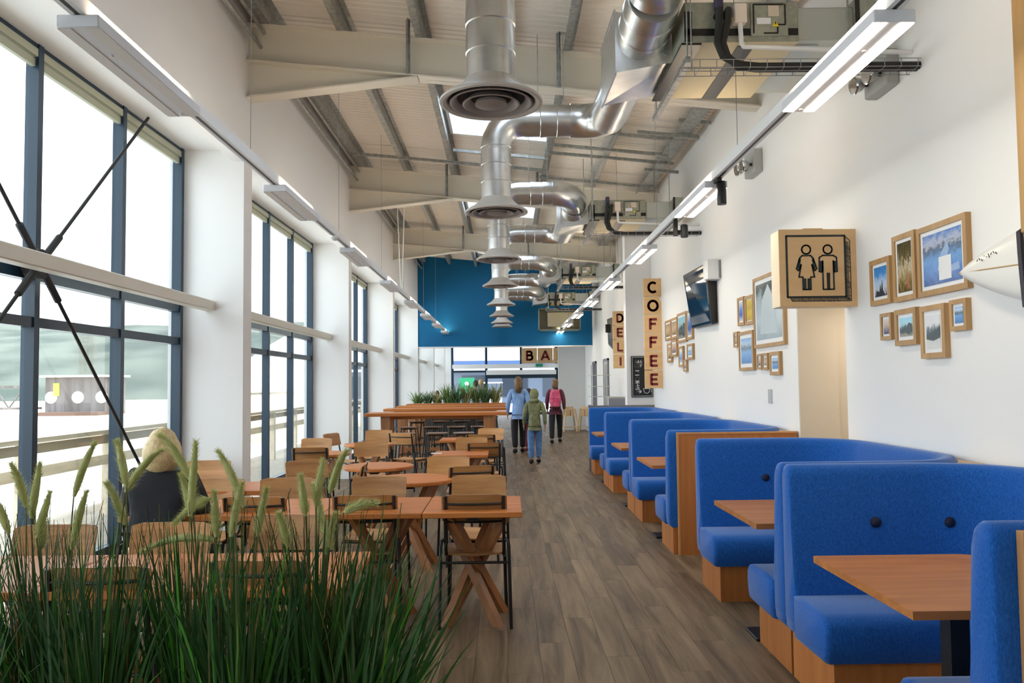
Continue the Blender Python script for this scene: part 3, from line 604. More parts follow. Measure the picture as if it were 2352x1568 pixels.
def tile_sign(name, label, txt, x0, z0, y, s, vertical=True, dep=.05, hgap=.009):
    t = thing(name, label, 'sign', (x0, y, z0))
    for i, ch in enumerate(txt):
        ox, oz = (0, -i*s) if vertical else (i*s, 0)
        tl = MB().bev((ox, 0, oz-s+hgap), (ox+s-.002-(0 if vertical else hgap), dep, oz), .003).build('letter_tile', M_sign, t)
        g = MB(); glyph(g, ch, ox+s*.22, oz-s*.79, s*.56, s*.60, s*.135, -.003, .003); g.build('letter', M_maroon, tl, 0)
    return t
t = tile_sign('coffee_sign', 'projecting wooden tile sign reading COFFEE down the wall', 'COFFEE', 2.345, 3.285, 13.1, .309)
MB().box((.285, .01, -1.83), (.30, .04, -.03)).build('wall_bar', M_white, t, 0); MB().tube([(.29, -.03, -.35), (.29, 0, -.35)], .03, 12).build('fixing', M_white, t)
t = tile_sign('deli_sign', 'projecting wooden tile sign reading DELI beyond the nib wall', 'DELI', 2.345, 3.085, 16.9, .312); MB().box((.285, .01, -1.24), (.30, .04, -.03)).build('wall_bar', M_white, t, 0)
q = at(1, 26.6, 1198, 799)
t = tile_sign('bar_sign', 'wooden tile sign reading BAR above the far bar entrance', 'BAR', q.x, q.z, 26.6, .535, False)
for x in (.2, 1.3): MB().tube([(x, .03, 0), (x, .03, 3.6-q.z)], .006, 6).build('hanger_rod', M_grey, t)
# toilet sign
t = thing('toilet_sign', 'square wooden box sign with woman and man pictograms beside the doorway', 'sign', (2.065, 5.81, 2.10)); S = .575
MB().bev((0, .012, 0), (S, .19, S), .003).build('sign_box', M_signlit, t, 0); MB().bev((-.004, 0, -.004), (S+.004, .012, S+.004), .002).build('sign_face', M_sign, t, 0)
MB().box((.2, .05, S), (.35, .15, S+.02)).build('top_bracket', M_sign, t, 0)
b = MB(); ribbon(b, [(.053, .068), (.053, .528), (.492, .528), (.492, .068)], .015, -.002, .002, True); b.build('border', M_ink, t, 0)
b = MB()
for i in range(46):
    x = .075+i*.0096; h = random.uniform(.018, .03); b.prism([(x, -.0015, .060), (x+random.uniform(.005, .008), -.0015, .060), (x+.012, -.0015, .060-h), (x+.008, -.0015, .060-h)], (0, .0015, 0))
for i in range(46):
    z = .05+i*.0095; h = random.uniform(.02, .034); b.prism([(.499, -.0015, z), (.499+h, -.0015, z-.006), (.499+h, -.0015, z-.001), (.499, -.0015, z+random.uniform(.006, .009))], (0, .0015, 0))
ribbon(b, [(.068, .070), (.088, .038), (.53, .038), (.53, .49), (.50, .52)], .006, -.0015, .0015); b.build('hatched_shadow', M_ink, t, 0)
for cx, wom in ((.200, True), (.362, False)):
    b = MB(); W_ = .0115; y_, d_ = -.0025, .0025
    ribbon(b, A_(cx, .425, .033, .033, 0, 360, 20), W_, y_, d_)
    if wom:
        half = [(cx-.028, .370), (cx-.045, .352), (cx-.068, .275), (cx-.055, .262), (cx-.045, .275), (cx-.036, .305), (cx-.052, .215), (cx-.026, .215), (cx-.026, .125), (cx-.006, .125)]
    else:
        half = [(cx-.035, .370), (cx-.058, .355), (cx-.060, .255), (cx-.045, .250), (cx-.038, .26), (cx-.036, .33), (cx-.036, .125), (cx-.008, .125)]
    half = [(cx+(p[0]-cx)*1.12, .125+(p[1]-.125)*1.04) for p in half]
    mir = [(2*cx-p[0], p[1]) for p in half][::-1]
    ribbon(b, half+mir, W_, y_, d_, True)
    fill = ([(cx-.052, .345), (cx-.036, .345), (cx-.048, .27), (cx-.060, .28)], [(cx-.020, .205), (cx-.004, .205), (cx-.004, .13), (cx-.020, .13)], [(cx+.004, .205), (cx+.020, .205), (cx+.020, .13), (cx+.004, .13)], [(cx+.036, .345), (cx+.052, .345), (cx+.060, .28), (cx+.048, .27)]) if wom else ([(cx-.054, .33), (cx-.040, .33), (cx-.040, .26), (cx-.054, .26)], [(cx+.040, .33), (cx+.054, .33), (cx+.054, .26), (cx+.040, .26)], [(cx-.012, .245), (cx+.012, .245), (cx+.010, .13), (cx-.010, .13)])
    fill = [[(cx+(p[0]-cx)*1.12, .125+(p[1]-.125)*1.04) for p in q_] for q_ in fill]
    for fp_ in fill: b.prism([(p[0], y_, p[1]) for p in fp_], (0, d_, 0))
    b.build('woman_pictogram' if wom else 'man_pictogram', M_ink, t, 0)
# coffee pick-up blackboard on the nib wall
q0 = at(1, 13.97, 1451, 912); q1 = at(1, 13.97, 1499, 817)
t = thing('pickup_board', 'black coffee pick up board with white lettering behind the COFFEE sign', 'sign', (q0.x, 13.965, q0.z)); bw, bh = q1.x-q0.x, q1.z-q0.z
MB().bev((0, 0, 0), (bw, .03, bh), .004).build('board', mat('board_black', (.012, .014, .013), .6), t)
b = MB(); M_chalk = mat('chalk_white', (.75, .75, .75), .7)
ribbon(b, [(.02, .02), (.02, bh-.02), (bw-.02, bh-.02), (bw-.02, .02)], .006, -.002, .002, True)
for r_, word in enumerate(('GAR', 'COF')):
    for i, ch in enumerate(word): glyph(b, ch, .06+i*.05, bh-.13-r_*.07, .04, .055, .009, -.002, .002)
b.build('board_border', M_chalk, t, 0); b = MB()
def rglyph(ch, x, z, s, w):      # letter turned a quarter clockwise
    for st in LET[ch]: ribbon(b, [(x+p[1]*s, z-p[0]*s*.8) for p in st], w, -.002, .002)
for i, ch in enumerate('PICK'): rglyph(ch, .07, bh-.25-i*.062, .07, .014)
for i, ch in enumerate('UP'): rglyph(ch, .07, bh-.52-i*.062, .07, .014)
b.build('board_words', M_chalk, t, 0); b = MB()
ribbon(b, [(.105, .26), (.105, .10), (.17, .10)], .012, -.002, .002); ribbon(b, [(.14, .13), (.175, .10), (.14, .07)], .012, -.002, .002)
b.build('board_arrow', M_chalk, t, 0); b = MB()
ribbon(b, [(.21, .15), (.225, .09), (.255, .07), (.285, .07), (.31, .09), (.325, .15)], .009, -.002, .002, True); ribbon(b, A_(.333, .115, .025, .025, -90, 90, 8), .007, -.002, .002); b.build('board_cup', M_chalk, t, 0)
# ================================================================== FRAMED PICTURES
sky = (.35, .55, .85); sea = (.04, .13, .40); wht = (.8, .82, .85); dk = (.02, .03, .05)
PIX = [picture('print_sky_people', [(0, (.02, .03, .08)), (.22, (.55, .6, .68)), (.5, (.45, .62, .85)), (.75, (.05, .28, .68)), (1, (.03, .22, .6))], 6.4, 0.765),
       picture('print_jungle', [(0, (.10, .07, .02)), (.25, (.30, .22, .08)), (.5, (.60, .5, .33)), (.7, (.12, .10, .04)), (1, (.06, .05, .02))], 8, 1.19),
       picture('print_wave', [(0, (.03, .10, .34)), (.3, (.10, .26, .62)), (.5, (.16, .36, .70)), (.68, (.10, .14, .22)), (.8, (.5, .55, .68)), (1, (.12, .25, .6))], 9.6, 0.595),
       picture('print_family', [(0, (.03, .04, .12)), (.3, (.25, .2, .28)), (.55, (.6, .4, .32)), (1, (.7, .6, .55))], 6.4, 0.85),
       picture('print_headland', [(0, (.4, .36, .3)), (.25, (.05, .08, .09)), (.5, (.07, .11, .13)), (.62, (.45, .68, .75)), (1, (.3, .66, .85))], 4.8, 0.85),
       picture('print_boat', [(0, (.75, .75, .72)), (.3, (.66, .66, .66)), (.42, (.05, .07, .08)), (.6, (.22, .26, .28)), (.72, (.78, .76, .77)), (1, (.72, .70, .72))], 6.4, 0.68),
       picture('print_bay', [(0, (.05, .2, .5)), (.45, (.15, .35, .68)), (.62, (.08, .13, .16)), (.8, (.5, .65, .82)), (1, (.25, .45, .75))], 8, 0.425),
       picture('print_yellow_poster', [(0, (.62, .38, .03)), (.4, (.80, .58, .06)), (.6, (.62, .42, .05)), (1, (.8, .6, .1))], 9.6, 0.68),
       picture('print_blue_poster', [(0, (.65, .68, .8)), (.3, (.10, .16, .55)), (.6, (.16, .3, .7)), (1, (.7, .72, .8))], 6.4, 0.51),
       picture('print_grey_poster', [(0, (.38, .45, .48)), (.35, (.55, .63, .66)), (.7, (.40, .47, .50)), (.85, (.06, .09, .10)), (1, (.03, .05, .06))], 3.2, 0.765),
       picture('print_sepia', [(0, (.2, .13, .07)), (.5, (.6, .48, .34)), (1, (.4, .3, .2))], 6.4, 0.85)]
FR = [(1997, 2041, 586, 695, 0, .08, 'of people leaping against a blue sky'), (2049, 2098, 526.5, 686, 1, .08, 'of a surf lineup in brown green tones'), (2105, 2216, 486, 662, 2, .06, 'largest, of a breaking wave'),
      (2021, 2045, 716.6, 779, 3, .10, 'small, of a group of people'), (2054, 2101.6, 704, 790.5, 4, .10, 'of a dark headland under turquoise sky'), (2113, 2167, 695, 821, 5, .10, 'of a pale shoreline with a boat'), (2180, 2217, 683, 757, 6, .10, 'small, of a blue bay, near the surfboard'),
      (1693, 1707, 680, 746, 8, .08, 'narrow, with a blue poster, beside the yellow one'), (1710, 1728, 675, 743, 7, .04, 'with a yellow poster'), (1729.5, 1797, 613, 791, 9, .06, 'tall, with a grey poster behind the toilet sign'), (1684, 1693, 761, 797, 10, .10, 'tiny, left of the blue lake print'),
      (1696, 1728, 757, 850, 6, .10, 'of a blue lake, below the yellow poster'), (1738, 1748, 812, 848, 3, .12, 'small, left one of the two under the grey poster'), (1750, 1762, 810, 849, 10, .12, 'small, right one of the two under the grey poster'), (1767, 1789, 806, 861, 6, .12, 'of pale blue hills, lowest by the doorway'),
      (1527, 1539.6, 733, 780, 10, .08, 'at the upper edge of the far cluster nearest the COFFEE sign'), (1540.5, 1553.5, 727, 776, 10, .08, 'second along the top of the far cluster'), (1541, 1553, 778, 818, 3, .10, 'in the middle of the far cluster, sepia'), (1555, 1574, 714, 784, 4, .06, 'largest of the far cluster, dark blue'),
      (1576, 1588, 710, 778, 8, .08, 'half hidden behind the television'), (1532, 1541, 787, 832, 10, .10, 'low on the COFFEE sign side of the far cluster'), (1558, 1567.5, 794, 842, 8, .10, 'narrow, under the dark blue print'), (1577, 1590, 788, 825, 6, .14, 'pale, below the television'), (1569, 1576, 825, 853, 3, .12, 'tiny, lowest of the far cluster')]
for (xa, xb, yt, yb_, pi_, mw, lab) in FR:
    XP = XR-.034
    a = at(0, XP, xb, yt); b_ = at(0, XP, xb, yb_); c = at(0, XP, xa, (yt+yb_)/2)
    y0, y1, z0, z1 = a.y, c.y, b_.z, a.z; t = thing('framed_picture', 'oak framed picture ' + lab, 'picture', (XR, (y0+y1)/2, z0), 0, 'framed pictures on the booth wall')
    w_, h_ = (y1-y0)/2, z1-z0; fw = min(.034, .16*min(2*w_, h_))
    f_ = MB(); f_.box((-.034, -w_, 0), (0, w_, fw)); f_.box((-.034, -w_, h_-fw), (0, w_, h_)); f_.box((-.034, -w_, fw), (0, -w_+fw, h_-fw)); f_.box((-.034, w_-fw, fw), (0, w_, h_-fw)); f_.build('frame', M_framew, t, 0)
    MB().box((-.024, -w_+fw, fw), (-.004, w_-fw, h_-fw)).build('mount', M_mount, t, 0)
    m_ = fw+mw*min(2*w_, h_); MB().box((-.0265, -w_+m_, m_), (-.0245, w_-m_, h_-m_)).build('print', PIX[pi_], t, 0)
    SH = {0: ((.02, .03, .06), [[(.1, 0), (.9, 0), (.8, .22), (.6, .15), (.5, .42), (.44, .2), (.36, .55), (.3, .2)]]), 2: ((.30, .44, .68), [[(.62, .25), (.42, .3), (.30, .62), (.34, .78), (.5, .6)], [(.05, .2), (.3, .18), (.28, .3), (.06, .34)]]),
          4: ((.04, .06, .07), [[(0, .2), (.0, .62), (.25, .72), (.5, .45), (1, .38), (1, .28)]]), 5: ((.05, .07, .08), [[(.0, .30), (0, .66), (.25, .55), (.55, .48), (1, .42), (1, .28), (.5, .22)]]), 9: ((.52, .59, .62), [[(.15, .08), (.85, .1), (.75, .7), (.5, .96), (.3, .7)]]), 1: ((.55, .1, .05), [[(.25, .05), (.34, .05), (.22, .4), (.18, .3)]])}
    if pi_ in SH:
        d_ = MB(); pw_, ph_ = 2*(w_-m_), h_-2*m_
        for pl_ in SH[pi_][1]: d_.prism([Vector((-.0275, w_-m_-(1-u_)*pw_, m_+v_*ph_)) for u_, v_ in pl_], (.001, 0, 0))
        d_.build('print_figure', mat('print_ink_%d' % pi_, SH[pi_][0], .3), t, 0)
    if pi_ == 2: MB().box((-.028, -.10, m_+.02), (-.027, .03, m_+.16)).build('caption_card', M_mount, t, 0)
# surfboard on the wall, its strap and a timber post
t = thing('surfboard', 'white surfboard hung point first on the wall beside the wave picture', 'surfboard', (XR-.09, 4.33, 2.135), 0)
sb = MB(); rings = []
for i in range(17):
    v = i/16; d_ = 1.9*v**1.4; yy = -d_; hw = .004+.222*sin(pi/2*min(1, d_/1.0))**.78; th = .008+.028*sin(pi*min(1, v*.9+.05))
    zc = -.06*d_
    rings.append([Vector((th*sin(2*pi*k/16), yy, zc+hw*cos(2*pi*k/16))) for k in range(16)])
sb.loft(rings); sb.build('board', mat('cream_resin', (.80, .79, .75), .35, coat=.2), t)
MB().tube([(-.010, -.005, 0), (-.030, -.3, -.018), (-.037, -.9, -.054), (-.037, -1.5, -.09)], .005, 6).build('stringer', mat('stringer', (.55, .38, .2), .5), t)
b = MB()
for k in range(9): b.beam((-.030, -.20-k*.02, .035+.012*(k % 2)+k*.003), (-.031, -.21-k*.02, .045-.010*(k % 3)+k*.003), .003, .003)
b.build('signature', M_ink, t, 0)
t = thing('board_strap', 'black padded strap holding the surfboard to the wall', 'strap', (0, 0, 0)); s0, s1 = at(0, XR-.145, 2342, 535), at(0, XR-.145, 2356, 700)
MB().tube([s0+Vector((.14, 0, .02)), s0+Vector((.02, 0, .012)), s0, (s0*3+s1)/4, (s0+s1)/2, s1, s1+Vector((.14, 0, -.02))], .017, 10).build('strap_pad', mat('strap_black', (.02, .015, .025), .5), t)
o = MB().bev((2.34, 3.28, 2.2), (XR-.004, 3.50, 4.90), .006).build('timber_post', wood('pale_post', (.42, .23, .07), (.55, .33, .12), 2, .8, .5)); tag(o, 'pale timber post against the wall at the photo edge above the surfboard', 'post')
# ================================================================== TV, SPEAKER, SWITCH
t = thing('television', 'flat black television tilted down on a wall arm between picture clusters', 'television', (0, 0, 0))
A0, A1, A2, A3 = at(1, 9.6, 1620.6, 604), at(1, 9.6, 1634.6, 744), at(1, 10.75, 1588.6, 755), at(1, 10.75, 1568.6, 633)
nrm = (A1-A0).cross(A3-A0).normalized()
if nrm.x > 0: nrm = -nrm
MB().prism([A0, A1, A2, A3], -nrm*.04).build('tv_case', M_black, t, 0)
ce = (A0+A1+A2+A3)/4
MB().prism([ce+(p-ce)*.965+nrm*.0005 for p in (A0, A1, A2, A3)], nrm*.002).build('screen', mat('tv_screen', (.008, .012, .02), .06, spec=.8), t, 0)
MB().box((2.56, 9.66, 2.28), (XR, 9.86, 2.78)).build('wall_arm', M_black, t, 0)
t = thing('wall_speaker', 'white box loudspeaker on the wall behind the television', 'speaker', (XR, 9.55, 2.79)); MB().bev((-.17, -.1, 0), (0, .1, .24), .008).build('speaker_body', M_white, t)
MB().box((-.03, -.105, .01), (0, .11, .23)).build('speaker_bracket', M_grey, t, 0)
t = thing('television', 'narrow dark television edge behind the DELI sign', 'television', (0, 0, 0))
MB().prism([at(1, 18.5, 1407, 728), at(1, 18.5, 1407, 802), at(1, 19.3, 1397, 790), at(1, 19.3, 1394, 733)], (.04, 0, 0)).build('tv_case', M_black, t, 0); MB().box((2.45, 18.9, 2.75), (XR, 19.0, 2.95)).build('wall_arm', M_black, t, 0)
q = at(0, XR-.01, 1768, 910); o = MB().bev((XR-.012, q.y-.05, q.z-.07), (XR, q.y+.05, q.z+.07), .003).build('light_switch', mat('switch_grey', (.5, .5, .5), .4)); tag(o, 'pale grey switch plate on the wall above the booths', 'switch')
for (ya, yb_, n_, lb) in ((22.6, 23.3, 1, 'dark door at the far end of the booth wall'), (19.9, 20.7, 2, 'grey service door beyond the DELI sign')):
    t = thing('door_%d' % n_, lb, 'door'); t['kind'] = 'structure'
    MB().box((XR-.03, ya, 0), (XR+.01, yb_, 2.1)).build('door_leaf', mat('dark_door', (.03, .035, .05), .5) if n_ == 1 else mat('grey_door', (.42, .41, .39), .5), t, 0)
    MB().box((XR-.04, ya-.06, 0), (XR, ya, 2.16)).box((XR-.04, yb_, 0), (XR, yb_+.06, 2.16)).box((XR-.04, ya-.06, 2.1), (XR, yb_+.06, 2.16)).build('door_frame', M_greyp, t, 0)
    MB().tube([(XR-.03, ya+.08, 1.0), (XR-.08, ya+.08, 1.0), (XR-.08, ya+.2, 1.0)], .01, 8).build('door_handle', M_grey, t)
# ================================================================== BOOTHS
XA = 1.50; XB = 2.53; RB = .40
def upath(d, xs, y0, y1, n=10):
    """U in plan, offset d inwards from the inner face of the backrest"""
    r = max(RB-d, .07); c0 = (XB-d-r, y0+d+r); c1 = (XB-d-r, y1-d-r); pts = [(xs, y0+d), ((xs+c0[0])/2, y0+d)]
    for i in range(n+1): a = -pi/2+pi/2*i/n; pts.append((c0[0]+r*cos(a), c0[1]+r*sin(a)))
    for i in range(n+1): a = pi/2*i/n; pts.append((c1[0]+r*cos(a), c1[1]+r*sin(a)))
    pts += [((xs+c0[0])/2, y1-d), (xs, y1-d)]
    return pts
def usweep(prof, xs, y0, y1, rnd=0):
    cols = [upath(d, xs, y0, y1) for d, z in prof]; n = len(cols[0])
    rings = [[Vector((cols[j][i][0], cols[j][i][1], prof[j][1])) for j in range(len(prof))] for i in range(n)]
    if rnd:
        for e, k in ((0, 1), (-1, -1)):
            c = sum(rings[e], Vector())/len(prof); full = [q+Vector((rnd, 0, 0)) for q in rings[e]]; mid = [c+(q-c)*.965+Vector((rnd*.35, 0, 0)) for q in rings[e]]; end = [c+(q-c)*.86 for q in rings[e]]
            rings = [end, mid, full]+rings[1:] if e == 0 else rings[:-1]+[full, mid, end]
    return MB().loft(rings)
PB = [(.06, .24), (.065, .44), (.045, .62), (.012, 1.05), (.002, 1.085), (-.02, 1.105), (-.05, 1.11), (-.078, 1.105), (-.094, 1.085), (-.097, 1.04), (-.097, .24)]
PS = [(.055, .455), (.20, .468), (.40, .465), (.455, .452), (.482, .42), (.488, .36), (.475, .29), (.455, .25), (.055, .245)]
PP = [(-.085, 0), (-.085, .245), (.43, .245), (.43, 0)]
def booth(label, yo0, yo1, ty0, ty1, panel=False, buttons=()):
    y0, y1 = yo0+.10, yo1-.10
    t = thing('dining_booth', label, 'booth', (0, 0, 0), 0, 'blue U shaped booths')
    b1 = fixn(usweep(PB, XA-.035, y0, y1, .025).build('backrest', M_fabric, t, 50))
    fixn(usweep(PS, XA-.055, y0, y1, .03).build('seat_cushion', M_fabric, t, 50))
    fixn(usweep(PP, XA, y0, y1).build('plinth', M_booth, t, 30))
    for bx in buttons:
        MB().lathe([(.004, .018), (.016, .016), (.026, .008), (.028, 0)], (0, 0, 0), 16).build('button', M_button, b1)
        o = b1.children[-1]; o.location = (bx, y1-.034-(RB-sqrt(RB*RB-max(0, bx-XB+RB)**2)), .815); o.rotation_euler = (radians(86), 0, 0)
    # veneer filler ledges in the corners behind the curved back
    outer = upath(-.099, XA, y0, y1)
    for pts, cor in ((outer[2:13], (XB+.099, y0-.099)), (outer[13:24], (XB+.099, y1+.099))):
        l = MB(); vs = [Vector((cor[0], cor[1], 1.06))]+[Vector((p[0], p[1], 1.06)) for p in pts]
        l.add(vs+[v+Vector((0, 0, .02)) for v in vs], [tuple([0]+[i, i+1]) for i in range(1, len(vs)-1)]+[tuple([len(vs)]+[len(vs)+i+1, len(vs)+i]) for i in range(1, len(vs)-1)])
        fixn(l.build('corner_ledge', M_ledge, t, 0))
    if panel:
        MB().box((XA+.055, yo0-.028, 0), (XR-.01, yo0-.001, 1.075)).build('end_panel', M_booth, t, 0)
        MB().box((XA+.04, yo0-.032, 0), (XA+.056, yo0+.0, 1.09)).box((XA+.055, yo0-.032, 1.075), (XR-.01, yo0+.0, 1.09)).build('panel_edge', M_boothedge, t, 0)
    # table
    tt = thing('booth_table', 'orange wood booth table on a black pedestal in the ' + label.split(' booth')[0].replace('blue ', '').replace('fabric ', '') + ' booth', 'table', (0, 0, 0), 0, 'booth tables')
    xe, xw_ = 1.392, 2.15; rc = .12
    poly = [(xe, ty0), (xw_-rc, ty0)]+arc((xw_-rc, ty0+rc), rc, -pi/2, 0, 6)+arc((xw_-rc, ty1-rc), rc, 0, pi/2, 6)+[(xe, ty1)]
    MB().prism([(p[0], p[1], .722) for p in poly], (0, 0, .030)).build('tabletop', M_table, tt, 0)
    xc, yc = 1.78, (ty0+ty1)/2
    MB().box((xc-.038, yc-.038, .02), (xc+.038, yc+.038, .71)).build('column', M_black, tt, 0); MB().bev((xc-.3, yc-.115, 0), (xc+.3, yc+.115, .018), .004).build('base_plate', M_black, tt, 0); MB().box((xc-.25, yc-.14, .705), (xc+.25, yc+.14, .722)).build('top_plate', M_black, tt, 0)
booth('nearest blue fabric booth, open towards the viewer with a wood end panel', 2.38, 4.19, 2.72, 3.59, True, (1.90, 2.27))
booth('second blue fabric booth, just before the doorway', 4.19, 6.10, 4.40, 5.28, False, (1.97, 2.25))
booth('third blue fabric booth, with a tall orange wood end panel', 7.10, 9.24, 7.50, 8.37, True, (1.9, 2.27))
booth('fourth blue fabric booth, midway to the coffee counter', 9.24, 11.57, 9.50, 10.37, False, (1.9, 2.27))
booth('farthest blue fabric booth, against the grey divider', 11.57, 13.84, 11.92, 12.74, False, (1.9, 2.27))
o = MB().box((1.50, 13.88, 0), (XR, 13.94, 1.14)).box((1.47, 13.86, 0), (1.52, 13.96, 1.15)).build('divider_panel', M_greyp); tag(o, 'dark grey low divider behind the farthest booth', 'divider')
# counter and shelf rack beyond
t = thing('deli_counter', 'grey counter with a hinged cover beyond the booths', 'counter', (0, 0, 0))
MB().bev((1.95, 15.2, 0), (XR-.005, 17.6, .95), .01).build('counter_body', M_greyp, t); MB().bev((1.90, 15.15, .95), (XR-.005, 17.65, .99), .008).build('counter_top', mat('steel_top', (.5, .5, .5), .3, metal=.8), t)
t = thing('display_hood', 'grey display hood standing on the deli counter', 'hood', (2.3, 16, .99)); MB().bev((-.25, -.3, 0), (.25, .3, .26), .02).build('hood_body', mat('grey_hood', (.33, .32, .31), .35, metal=.4), t); MB().box((-.22, -.32, .03), (.22, -.30, .22)).build('hood_front', M_greyp, t, 0)
t = thing('wire_rack', 'tiered wire rack with plates at the end of the deli counter', 'rack', (2.15, 17.9, 0))
for sx in (-.16, .16):
    for sy in (-.14, .14): MB().tube([(sx, sy, 0), (sx, sy, 1.95)], .009, 6).build('post', M_grey, t)
for z in (.5, 1.0, 1.22, 1.45, 1.7): MB().bev((-.24, -.2, z), (.24, .2, z+.012), .003).build('shelf', mat('pale_shelf', (.55, .56, .52), .5), t)
# high chairs
t0 = None
for k, (px_, lab) in enumerate(((1308, 'pale wooden child high chair by the walking man'), (1346, 'pale wooden child high chair closer to the booths'))):
    q = at(2, 0, px_, 990); M_pale = wood('pale_beech', (.55, .38, .20), (.66, .47, .27), 2, 1, .5)
    if t0 is None:
        t = t0 = thing('high_chair', lab, 'high chair', (q.x, q.y, 0), .15, 'child high chairs')
        for sx in (-1, 1):
            for sy in (-1, 1): MB().beam((sx*.24, sy*.25, 0), (sx*.15, sy*.13, .72), .04, .035).build('leg', M_pale, t, 0)
            MB().beam((sx*.225, -.22, .14), (sx*.225, .22, .14), .03, .04).build('side_rail', M_pale, t, 0)
        MB().bev((-.17, -.16, .48), (.17, .15, .50), .004).build('seat', M_pale, t); MB().bev((-.17, .12, .5), (.17, .145, .78), .004).build('backrest', M_pale, t)
        MB().beam((-.18, -.17, .7), (.18, -.17, .7), .04, .03).build('front_bar', M_pale, t, 0); MB().tube([(0, -.16, .5), (0, -.17, .7)], .008, 6).build('strap', M_black, t)
        MB().beam((-.23, -.23, .14), (.23, -.23, .14), .04, .03).build('foot_bar', M_pale, t, 0)
    else: dup(t0, (q.x, q.y, 0), -.3, lab)
# ================================================================== DINING TABLES AND CHAIRS
def star_legs(t, h, rt, rb, tw=2.85):
    for k in range(4):
        a = pi/4+k*pi/2+.2; p1 = Vector((rt*cos(a), rt*sin(a), h)); a2 = a+tw; p0 = Vector((rb*cos(a2), rb*sin(a2), 0.0))
        d = (p1-p0).normalized(); u = Vector((-sin(a), cos(a), 0)); s = (d.cross(u)).normalized(); u = s.cross(d)
        def ring(p, z): # horizontal cut at height z
            out = []
            for i, j in ((-1, -1), (1, -1), (1, 1), (-1, 1)):
                q = p+u*(.026*i)+s*(.026*j); q = q+d*((z-q.z)/d.z); out.append(q)
            return out
        MB().loft([ring(p0, 0), ring(p1, h)]).build('leg', M_leg, t, 0)
def square_table(lab, x0, x1, y0, y1, grp='square dining tables'):
    t = thing('dining_table', lab, 'table', ((x0+x1)/2, (y0+y1)/2, 0), 0, grp); a, b = (x1-x0)/2-.002, (y1-y0)/2
    MB().bev((-a, -b, .715), (a, b, .75), .004).build('tabletop', M_tabler, t); MB().box((-a+.03, -.04, .69), (a-.03, .04, .715)).box((-.04, -b+.03, .69), (.04, b-.03, .715)).build('top_bracket', M_black, t, 0)
    star_legs(t, .70, .25, .24)
def round_table(lab, x, y, r):
    t = thing('round_table', lab, 'table', (x, y, 0), 0, 'round dining tables')
    MB().lathe([(.01, .716), (r-.012, .716), (r, .722), (r, .744), (r-.006, .75), (.01, .75)], n=48).build('tabletop', M_tabler, t); MB().box((-.25, -.04, .69), (.25, .04, .715)).box((-.04, -.25, .69), (.04, .25, .715)).build('top_bracket', M_black, t, 0)
    star_legs(t, .70, .24, .23)
for i, (x0, x1, lab) in enumerate(((-.525, .10, 'square wooden table at the aisle with one chair seen from behind'), (-1.152, -.527, 'square wooden table joined beside the aisle table'), (-1.78, -1.154, 'square wooden table third from the aisle in its row'), (-2.41, -1.782, 'square wooden table where the blond woman sits'))):
    square_table(lab, x0, x1, 4.92, 5.62)
for x0, x1, lab in ((-1.268, -.642, 'square wooden table behind the grasses, end nearest the aisle'), (-1.896, -1.27, 'square wooden table behind the grasses, middle one'), (-2.524, -1.898, 'square wooden table behind the grasses, by the window')):
    square_table(lab, x0, x1, 3.14, 3.82)
round_table('round wooden table right behind the aisle square table', -.80, 6.75, .36); round_table('round wooden table in the middle of the dining area', -1.27, 7.85, .35)
round_table('round wooden table by the second window bay', -2.18, 9.35, .33); round_table('round wooden table before the bar height tables on the window side', -1.87, 10.75, .33)
square_table('square wooden table by the aisle in mid hall', -.83, -.2, 8.85, 9.45); square_table('square wooden table by the aisle just before the stools', -.95, -.32, 11.2, 11.8); square_table('square wooden table by the window behind the blond woman', -2.4, -1.78, 6.05, 6.65)
def make_chair(lab):
    t = thing('dining_chair', lab, 'chair', (0, 0, 0), 0, 'plywood dining chairs')
    s = MB(); rings = []
    for i in range(9):
        v = i/8; y = -.185+.385*v; hw = .20-.012*(1-v) - (.02 if i in (0, 8) else 0); dz = -.014*sin(pi*v)+(.0 if v < .9 else -.012)
        rings.append([Vector((-hw, y, .45+dz+.004)), Vector((0, y, .445+dz)), Vector((hw, y, .45+dz+.004)), Vector((hw, y, .462+dz+.004)), Vector((0, y, .457+dz)), Vector((-hw, y, .462+dz+.004))])
    s.loft(rings); s.build('seat', M_ply, t, 40)
    b = MB(); rings = []
    for i in range(9):
        x = -.208+.416*i/8; c = -.020*(1-(x/.208)**2); e = .012 if i in (0, 8) else 0
        z0, z1 = .662+e, .845-e; rings.append([Vector((x, -.205+c, z0)), Vector((x, -.242+c, z1)), Vector((x, -.230+c, z1)), Vector((x, -.193+c, z0))])
    b.loft(rings); b.build('backrest', M_ply, t, 40)
    for s_ in (-1, 1):
        MB().tube([(s_*.185, -.246, .838), (s_*.187, -.215, .66), (s_*.187, -.185, .50), (s_*.186, -.165, .455), (s_*.185, -.12, .435), (s_*.185, .12, .432), (s_*.187, .165, .425), (s_*.19, .185, .395), (s_*.20, .215, 0)], .0115, 8).build('front_leg_tube', M_black, t)
        MB().tube([(s_*.187, -.19, .535), (s_*.200, -.198, .553), (s_*.213, -.206, .545), (s_*.217, -.210, .51), (s_*.228, -.245, 0)], .0115, 8).build('rear_leg', M_black, t)
    MB().tube([(-.218, -.215, .41), (.218, -.215, .41)], .009, 8).build('crossbar', M_black, t); MB().tube([(-.187, .17, .42), (.187, .17, .42)], .009, 8).build('crossbar', M_black, t)
    for z, y in ((.785, -.247), (.672, -.228)): MB().tube([(-.186, y+.012, z), (-.1, y-.012, z), (0, y-.020, z), (.1, y-.012, z), (.186, y+.012, z)], .008, 6).build('back_strap', M_black, t)
    return t
